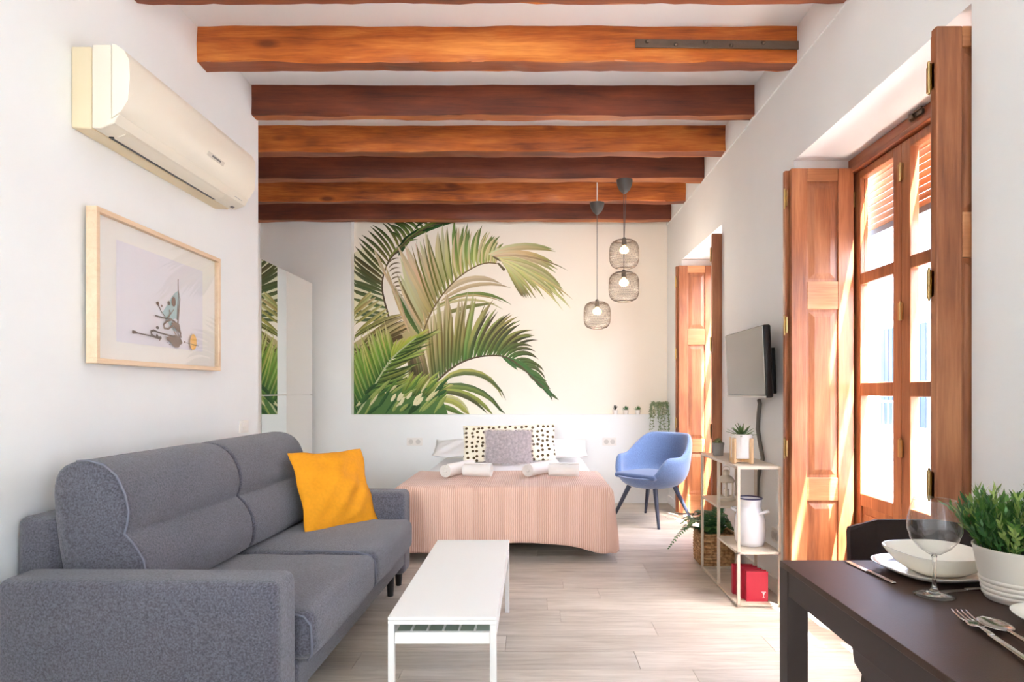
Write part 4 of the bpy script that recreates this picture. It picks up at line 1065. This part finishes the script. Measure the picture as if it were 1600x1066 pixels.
for p, a, L, w, b, c in (((690, 596), 34, 118, 10, -58, (168, 166, 96)), ((694, 594), 26, 118, 6, -52, (112, 122, 78)), ((684, 606), 12, 130, 8, -44, (92, 110, 72)),
                         ((682, 610), 14, 106, 7, -34, (124, 140, 78)), ((684, 612), 6, 116, 7, -42, (150, 158, 84)), ((682, 614), 4, 92, 6, -32, (96, 100, 66)),
                         ((672, 628), 16, 84, 9, -52, (176, 176, 96)), ((668, 636), 8, 74, 8, -36, (110, 134, 70)), ((676, 624), 22, 70, 5, -50, (206, 204, 150))):
    leaf(p, a, L, w, b, [lin(tuple(min(255, v*1.12) for v in c)), lin(c), lin(tuple(v*.86 for v in c))], .76)
# 4 bottom-left bright green frond, and the leaves round its foot
quadc([(636, 560), (662, 548), (672, 590), (660, 606), (640, 600)], (120, 108, 76))
frondm([(668, 590), (655, 588), (645, 586)], 8, 0, 1, [104, 98], [66, 50], 5, 4, [(96, 92, 60), (176, 160, 116), (200, 182, 140)], [(70, 64, 44), (110, 96, 66), (186, 168, 126)], 3, .7)
quadc([(553, 590), (580, 575), (600, 580), (640, 595), (690, 620), (700, 648), (553, 648)], (84, 118, 66))
F4 = [(558, 648), (568, 632), (578, 616), (588, 598), (600, 578), (613, 560), (630, 544), (650, 528)]
frondm(F4, 26, .0, .74, [121, 112, 100], [96, 78, 46], [6.4, 6], [-6, 4], [(52, 92, 56), (88, 132, 54), (168, 186, 78)], [(74, 112, 50), (140, 168, 68), (196, 196, 120)], 3, .66)
frondm(F4, 13, .04, .72, [116, 104], [100, 60], 2.6, -4, [(108, 140, 76), (150, 172, 80), (206, 208, 120)], [(130, 156, 80), (190, 196, 110), (224, 218, 160)], 3, .9)
frondm(F4, 10, .7, 1.0, [80, 50, 30], [34, 26], [5, 4], [-10, 0], [(150, 170, 70), (176, 188, 80), (190, 196, 96)], [(150, 172, 70), (180, 194, 84), (196, 200, 110)], 4, .75)
frondm(F4, 18, .22, .98, [18, 22, 16], [70, 66, 44], [6, 5], [8, 0, 6], [(80, 116, 58), (122, 146, 70), (158, 172, 90)], [(120, 150, 66), (160, 178, 84), (206, 206, 130)], 4, .62)
frondm(F4, 12, .30, .95, [14, 18], [72, 50], 2.4, 6, [(60, 84, 46), (52, 74, 42), (84, 100, 56)], [(70, 92, 46), (66, 86, 44), (100, 110, 60)], 4, .8)
stem(F4, 3.2, 1.8, (176, 184, 140))
FB6 = [(626, 622), (642, 620), (660, 620), (676, 622)]
frondm(FB6, 14, 0, 1, [68, 60, 44], [44, 50, 40], [6, 5.5], [-4, -16], [(66, 96, 46), (132, 156, 66), (176, 188, 84)], [(82, 106, 52), (150, 164, 80), (206, 200, 130)], 4, .6)
for q in range(46):
    p = (mr.uniform(556, 690), mr.uniform(612, 650)); c = mr.choice([(70, 108, 58), (58, 96, 54), (96, 130, 62), (150, 166, 92), (214, 208, 160), (52, 84, 48)])
    leaf(p, mr.uniform(30, 62), mr.uniform(16, 38), mr.uniform(3, 6), mr.uniform(-10, 6), [lin(c)]*3, .8)
for q in range(10):
    p = (mr.choice([612, 640]) + mr.uniform(-8, 14), mr.uniform(622, 634)); leaf(p, mr.uniform(40, 70), mr.uniform(10, 18), mr.uniform(4, 6), 0, [lin((226, 220, 178))]*3, .95)
# backing sheet first, then the printed leaves
mural = obj('palm_mural', MB().b2(MX0, MX1, MY-.0004, 6.9995, MZ0, ZC-.002), mat('mural_paper', (244, 236, 222), .75), None)
tag(mural, 'palm leaf mural filling the wall niche above the bed', 'mural')
pme = bpy.data.meshes.new('printed_palm'); pme.from_pydata(mu_v, [], mu_f)
pa = pme.color_attributes.new('Col', 'FLOAT_COLOR', 'POINT')
for i, c in enumerate(mu_c): pa.data[i].color = (*c, 1)
stuff(obj('printed_palm', pme, vcol_mat('mural_print', .75), mural))

# ---------------------------------------------------------------- pots on the ledge
for i, (px, lab, s_) in enumerate(((961, 'tiny white pot with spiky sprig, farthest from the trailing plant', 0), (978, 'tiny white pot with flat succulent, middle of three on the ledge', 1), (996.5, 'tiny white pot with green tuft, next to the trailing plant on the ledge', 2))):
    tp = thing('mini_pot', lab, 'potted plant', ((px-835)/985*6.945, 6.945, LZ+.0005), group='mini plants on the ledge')
    obj('pot', MB().lathe([(.022, 0), (.024, .003), (.030, .050), (.026, .050), (.025, .04), (0, .04)], 18), ceram, tp, smooth=True, angle=40)
    succulent(tp, .042, (10, 18, 24)[i], (.06, .055, .05)[i], (.010, .014, .012)[i], (.8, 1.4, 1.35)[i], (mat('black_green', (46, 54, 44), .5), dgreen, green)[i], 20+i)
tr = thing('trailing_plant', 'trailing grey-green plant in a white pot at the ledge end', 'potted plant', (1.37, 6.945, LZ+.0005))
obj('pot', MB().lathe([(.034, 0), (.036, .003), (.044, .085), (.040, .085), (.039, .07), (0, .07)], 24), ceram, tr, smooth=True, angle=40)
gg = mat('grey_green_leaf', (150, 162, 128), .6, var=.3, vscale=60); tl = MB(); rr = random.Random(9); stm = MB()
for i in range(26):
    a = rr.uniform(PI, 2*PI)+rr.uniform(-.5, .5); d = Vector((math.cos(a), math.sin(a)*.8, 0)); fall = rr.choice([.0, .05, .15, .28, .36])
    pts = []
    for k_ in range(14):
        t = k_/13; out = .03+.075*min(1, t*2.2); h_ = .09+.045*math.sin(min(1, t*2.2)*PI*.7)-fall*max(0, t-.3)/.7
        wob_ = .006*math.sin(k_*1.3+i); p = Vector((d.x*out+wob_, min(.03, d.y*out)-(.055 if d.y < 0 and fall > .1 else 0)*min(1, t*2.2), h_)); pts.append(p)
    pts = [Vector((min(p.x, .088), p.y, p.z)) for p in pts]
    stm.tube(pts, .0014, 4)
    for k_ in range(1, 14):
        for _ in range(2):
            dd = Vector((rr.uniform(-1, 1), rr.uniform(-1, .3), rr.uniform(-.9, .5))); tri_area_leaf(tl, pts[k_], dd, Vector((rr.uniform(-1, 1), -1, .4)), rr.uniform(.018, .030), .012, seg=2)
obj('stems', stm, green, tr, fix=False); stuff(obj('leaves', tl, gg, tr, fix=False))

# ---------------------------------------------------------------- dining table, chair and settings
dt = thing('dining_table', 'dark brown rectangular dining table in the near right corner', 'table', (1.06, 1.20, 0))
dtm = mat('dark_brown_top', (66, 49, 41), .42, spec=.22, var=.05, vscale=14, bump=.05, bscale=300); dtl = mat('dark_brown_frame', (58, 48, 46), .45, spec=.3)
TX, TY = .36, .60
obj('tabletop', MB().b2(-TX, TX, -TY, TY, .733, .75), dtm, dt, bevel=.002)
for sx in (-1, 1):
    obj('apron', MB().b2(sx*(TX-.012)-.009, sx*(TX-.012)+.009, -TY+.055, TY-.055, .665, .733), dtl, dt, bevel=.001)
    obj('apron', MB().b2(-TX+.06, TX-.06, sx*(TY-.012)-.009, sx*(TY-.012)+.009, .665, .733), dtl, dt, bevel=.001)
    for sy in (-1, 1): obj('leg', MB().b2(sx*TX-.058*(sx > 0), sx*TX+.058*(sx < 0), sy*TY-.055*(sy > 0), sy*TY+.055*(sy < 0), 0, .733), dtl, dt, bevel=.002)
dcx = thing('dining_chair', 'dark brown moulded dining chair at the table end by the window', 'chair', (1.215, 1.86, 0))
dch = mat('dark_brown_plastic', (54, 42, 40), .5, spec=.3, bump=.08, bscale=300)
# back: faceted shell, flat centre with two angled wings
bkp = MB()
def backrow(z, wc, ww, yc, yw): return [(-wc-ww, yw, z), (-wc, yc, z), (wc, yc, z), (wc+ww, yw, z)]
rows = [backrow(.41, .11, .10, .155, .10), backrow(.50, .11, .108, .17, .11), backrow(.66, .105, .12, .185, .12), backrow(.79, .10, .125, .20, .13), backrow(.812, .098, .118, .202, .138)]
rows[-1][0] = (-.216, .140, .803); rows[-1][3] = (.216, .140, .803)
for r_ in rows: bkp.v += r_
for i in range(len(rows)-1):
    for j in range(3): bkp.f.append((i*4+j, i*4+j+1, (i+1)*4+j+1, (i+1)*4+j))
bo = obj('backrest', bkp, dch, dcx); q = bo.modifiers.new('t', 'SOLIDIFY'); q.thickness = .014; q.offset = 0
stm_ = MB(); srow = [[(-.21, .11, .44), (-.11, .155, .42), (.11, .155, .42), (.21, .11, .44)], [(-.225, .0, .45), (-.12, .0, .425), (.12, .0, .425), (.225, .0, .45)], [(-.225, -.20, .455), (-.13, -.20, .438), (.13, -.20, .438), (.225, -.20, .455)], [(-.20, -.255, .44), (-.13, -.265, .435), (.13, -.265, .435), (.20, -.255, .44)]]
for r_ in srow: stm_.v += r_
for i in range(3):
    for j in range(3): stm_.f.append((i*4+j, i*4+j+1, (i+1)*4+j+1, (i+1)*4+j))
so_ = obj('seat', stm_, dch, dcx); q = so_.modifiers.new('t', 'SOLIDIFY'); q.thickness = .014; q.offset = -1
for sg in (-1, 1):
    sk_ = MB(); pl_ = [(.115, .50), (.115, .38), (.05, .34), (-.14, .34), (-.24, .38), (-.25, .44), (-.12, .462)]
    o = len(sk_.v)
    for x in (0, -sg*.012):
        for yv, zv in pl_: sk_.v.append((sg*(.232-.25*max(0, .46-zv)) + x, yv, zv))
    n = len(pl_); sk_.f.append(tuple(range(n))); sk_.f.append(tuple(range(2*n-1, n-1, -1)))
    for i in range(n): sk_.f.append((i, (i+1) % n, n+(i+1) % n, n+i))
    obj('side_skirt', sk_, dch, dcx)
    for sy in (-1, 1):
        top = Vector((sg*.165, -.05+sy*.13, .40)); bot = Vector((sg*.20, -.05+sy*.205, 0))
        lg_ = MB(); o = 0
        for p_, s_ in ((bot, .013), (top, .024)):
            for a, b in ((-1,-1),(1,-1),(1,1),(-1,1)): lg_.v.append((p_.x+a*s_, p_.y+b*s_, p_.z))
        lg_.f = [(3,2,1,0),(4,5,6,7)]+[(i, (i+1) % 4, 4+(i+1) % 4, 4+i) for i in range(4)]
        obj('leg', lg_, dch, dcx, bevel=.003)
TZ = .7505
def sq(prof, p_=.5, n=56):                 # rounded-square dish turned from a profile
    mb = MB(); k_ = len(prof)
    for i in range(n):
        a = 2*PI*i/n; c, s = math.cos(a), math.sin(a); q_ = (abs(c)**(2/p_*.75)+abs(s)**(2/p_*.75))**(-1/(2/p_*.75)) if False else (abs(c)**3+abs(s)**3)**(-1/3)
        for r_, z in prof: mb.v.append((r_*c*q_, r_*s*q_, z))
    for i in range(n):
        j = (i+1) % n
        for q in range(k_-1): mb.f.append((i*k_+q, j*k_+q, j*k_+q+1, i*k_+q+1))
    return mb
dish = mat('cream_dish', (240, 236, 226), .18, coat=.4)
pl = obj('dinner_plate', sq([(0, .0), (.07, .0), (.075, .002), (.105, .010), (.128, .022), (.129, .025), (.126, .025), (.10, .014), (.07, .007), (0, .006)]), dish, None, (1.045, 1.655, TZ), (0, 0, .12), smooth=True, angle=60)
tag(pl, 'cream rounded-square dinner plate under the bowl', 'plate')
pb = obj('deep_plate', sq([(0, .0), (.055, .0), (.06, .002), (.085, .018), (.104, .042), (.112, .054), (.1125, .058), (.108, .057), (.092, .040), (.07, .016), (.05, .008), (0, .006)]), dish, None, (1.055, 1.655, TZ+.0085), (0, 0, .10), smooth=True, angle=60)
tag(pb, 'cream deep bowl stacked on the dinner plate', 'bowl')
p2_ = obj('side_plate', sq([(0, .0), (.07, .0), (.075, .002), (.105, .010), (.128, .022), (.129, .025), (.126, .025), (.10, .014), (.07, .007), (0, .006)]), dish, None, (1.115, 1.24, TZ), (0, 0, .05), smooth=True, angle=60)
tag(p2_, 'cream plate cut off by the picture edge, nearest the camera', 'plate')
# wine glass
gm, gnt, gb = nmat('clear_glass'); setin(gb, 'Transmission Weight', 1.0); setin(gb, 'Roughness', 0.0); setin(gb, 'IOR', 1.45); gb.inputs['Base Color'].default_value = (1, 1, 1, 1)
gl = thing('wine_glass', 'clear balloon wine glass standing in front of the plates', 'glass', (.945, 1.49, TZ))
gl_prof_o = [(.0, 0), (.043, 0), (.044, .0015), (.030, .004), (.012, .009), (.0055, .018), (.0042, .035), (.0042, .070), (.0052, .088), (.014, .098), (.034, .112), (.050, .132), (.0575, .155), (.0565, .180), (.050, .205), (.0435, .226)]
gl_prof_i = [(.0428, .226), (.0490, .205), (.0555, .180), (.0565, .156), (.0490, .133), (.033, .1135), (.012, .1005), (0, .099)]
obj('stem', MB().lathe(gl_prof_o[:9]+[(.006, .094), (0, .0965)], 40, cap=False), gm, gl, smooth=True)
thin = glass_sheet('thin_bowl_glass', (.96, .965, .965), 1.7)
obj('bowl', MB().lathe([(0, .0975), (.007, .0965)]+gl_prof_o[9:], 56, cap=False), thin, gl, smooth=True)
obj('rim', MB().tube([(.0435*math.cos(a*PI/28), .0435*math.sin(a*PI/28), .226) for a in range(56)], .0011, 6, True), thin, gl, smooth=True)
# cutlery
steel = mat('polished_steel', (214, 210, 204), .18, metal=1)
def along(pts): return pts
def knife(lab, loc, rz):
    k_ = thing('knife', lab, 'knife', loc, (0, 0, rz))
    obj('blade', MB().prism([(-.006, -.11), (.008, -.105), (.010, -.06), (.009, -.01), (-.006, -.01)], .001, .0028, 'XY'), steel, k_, bevel=.0006)
    obj('handle', MB().rbox((.001, .045, .0032), (.012, .11, .006), .0028, 2), steel, k_, smooth=True)
knife('steel knife left of the plates, on the far table corner', (.892, 1.672, TZ), math.radians(184))
knife('steel knife half hidden behind the wine glass foot', (1.05, 1.525, TZ), math.radians(-80))
fk = thing('fork', 'steel fork beside the spoon at the front place setting', 'fork', (.889, 1.216, TZ), (0, 0, math.radians(-9))); fk.scale = (1.35,)*3
hd = MB().rbox((0, -.05, .0045), (.010, .125, .004), .0018, 3); hd.rbox((0, .022, .006), (.008, .03, .0035), .0016, 2)
obj('handle', hd, steel, fk, smooth=True)
hb = MB()
hb.grid(6, 6, lambda u, v: ((u-.5)*(.010+.015*min(1, v*2)), .035+.026*v, .0065-.003*math.sin(v*PI)+.0015*abs(u-.5)))
h_o = obj('neck', hb, steel, fk, smooth=True); q = h_o.modifiers.new('t', 'SOLIDIFY'); q.thickness = .0018
for i in range(4): obj('tine', MB().tube([(-.0102+i*.0068, .059, .0062), (-.0102+i*.0068, .075, .0052), (-.0102+i*.0068, .095, .0078), (-.0102+i*.0068, .103, .0100)], [.0021, .0019, .0015, .0008], 8), steel, fk, smooth=True)
sp = thing('spoon', 'steel spoon lying right of the fork', 'spoon', (.928, 1.213, TZ), (0, 0, math.radians(-4))); sp.scale = (1.35,)*3
obj('handle', MB().tube([(.006, -.13, .004), (.004, -.06, .005), (.001, .0, .008), (0, .018, .0085)], [.0052, .0045, .003, .0032], 10), steel, sp, smooth=True)
sb = MB(); sb.grid(12, 14, lambda u, v: ((u-.5)*2*.0205*math.sqrt(max(0, 1-(2*v-1)**2))*(1-.12*(v-.5)), .016+.062*v, .0085-.0065*max(0, 1-(2*v-1)**2)*max(0, 1-(2*u-1)**2)))
s_o = obj('bowl', sb, steel, sp, smooth=True); q = s_o.modifiers.new('t', 'SOLIDIFY'); q.thickness = .0014
# potted plant on the table
pp = thing('table_plant', 'bushy green artificial plant in a ribbed white pot on the table', 'potted plant', (1.115, 1.452, TZ))
rib = [(.0, 0), (.062, 0), (.066, .004)]
for i in range(4): z = .010+i*.011; rib += [(.068+i*.0022, z), (.0708+i*.0022, z+.003), (.0708+i*.0022, z+.007), (.068+i*.0022+.001, z+.0095)]
rib += [(.0785, .06), (.088, .116), (.090, .120), (.090, .124), (.086, .124), (.080, .10), (0, .10)]
obj('pot', MB().lathe(rib, 56), mat('matt_white_pot', (226, 219, 208), .5), pp, smooth=True, angle=50)
obj('soil', MB().lathe([(0, .1005), (.079, .1005), (.078, .108), (0, .110)], 24), mat('dark_moss', (40, 58, 34), .9), pp)
fo = [MB(), MB(), MB()]; rr = random.Random(31)
for i in range(150):
    a = rr.uniform(0, 2*PI); r0_ = .07*math.sqrt(rr.random()); lean = rr.uniform(.0, .95)*(r0_/.07); L = rr.uniform(.08, .15)*(1-.12*lean)
    base = Vector((r0_*math.cos(a), r0_*math.sin(a), .105)); d = Vector((math.cos(a)*math.sin(lean), math.sin(a)*math.sin(lean), math.cos(lean)))
    mbq = fo[0 if rr.random() < .45 else (1 if rr.random() < .6 else 2)]
    tip = base+d*L; mbq.tube([base, base.lerp(tip, .5)+Vector((0, 0, .004)), tip], [.0012, .001, .0006], 4)
    n = 9
    for k_ in range(2, n+1):
        p_ = base.lerp(tip, k_/n)
        for sg in (-1, 1):
            dd = (d+Vector((rr.uniform(-1, 1), rr.uniform(-1, 1), rr.uniform(-.2, .6)))*.9).normalized()
            tri_area_leaf(mbq, p_, dd, Vector((rr.uniform(-1, 1), rr.uniform(-1, 1), 1)), rr.uniform(.016, .030)*(1 if k_ < n else 1.2), rr.uniform(.006, .010), curl=.1, seg=2)
for mbq, c in zip(fo, ((92, 138, 60), (54, 100, 44), (140, 164, 84))):
    stuff(obj('foliage', mbq, mat('plant_leaf', c, .45), pp, fix=False))
tgw = obj('twigs', MB().tube([(.05, -.02, .12), (.058, -.03, .19), (.066, -.03, .232)], .0014, 5).tube([(.058, -.03, .19), (.075, -.035, .225)], .001, 5).tube([(.055, -.027, .17), (.046, -.03, .215)], .001, 5), mat('dark_twig', (84, 66, 74), .7), pp)
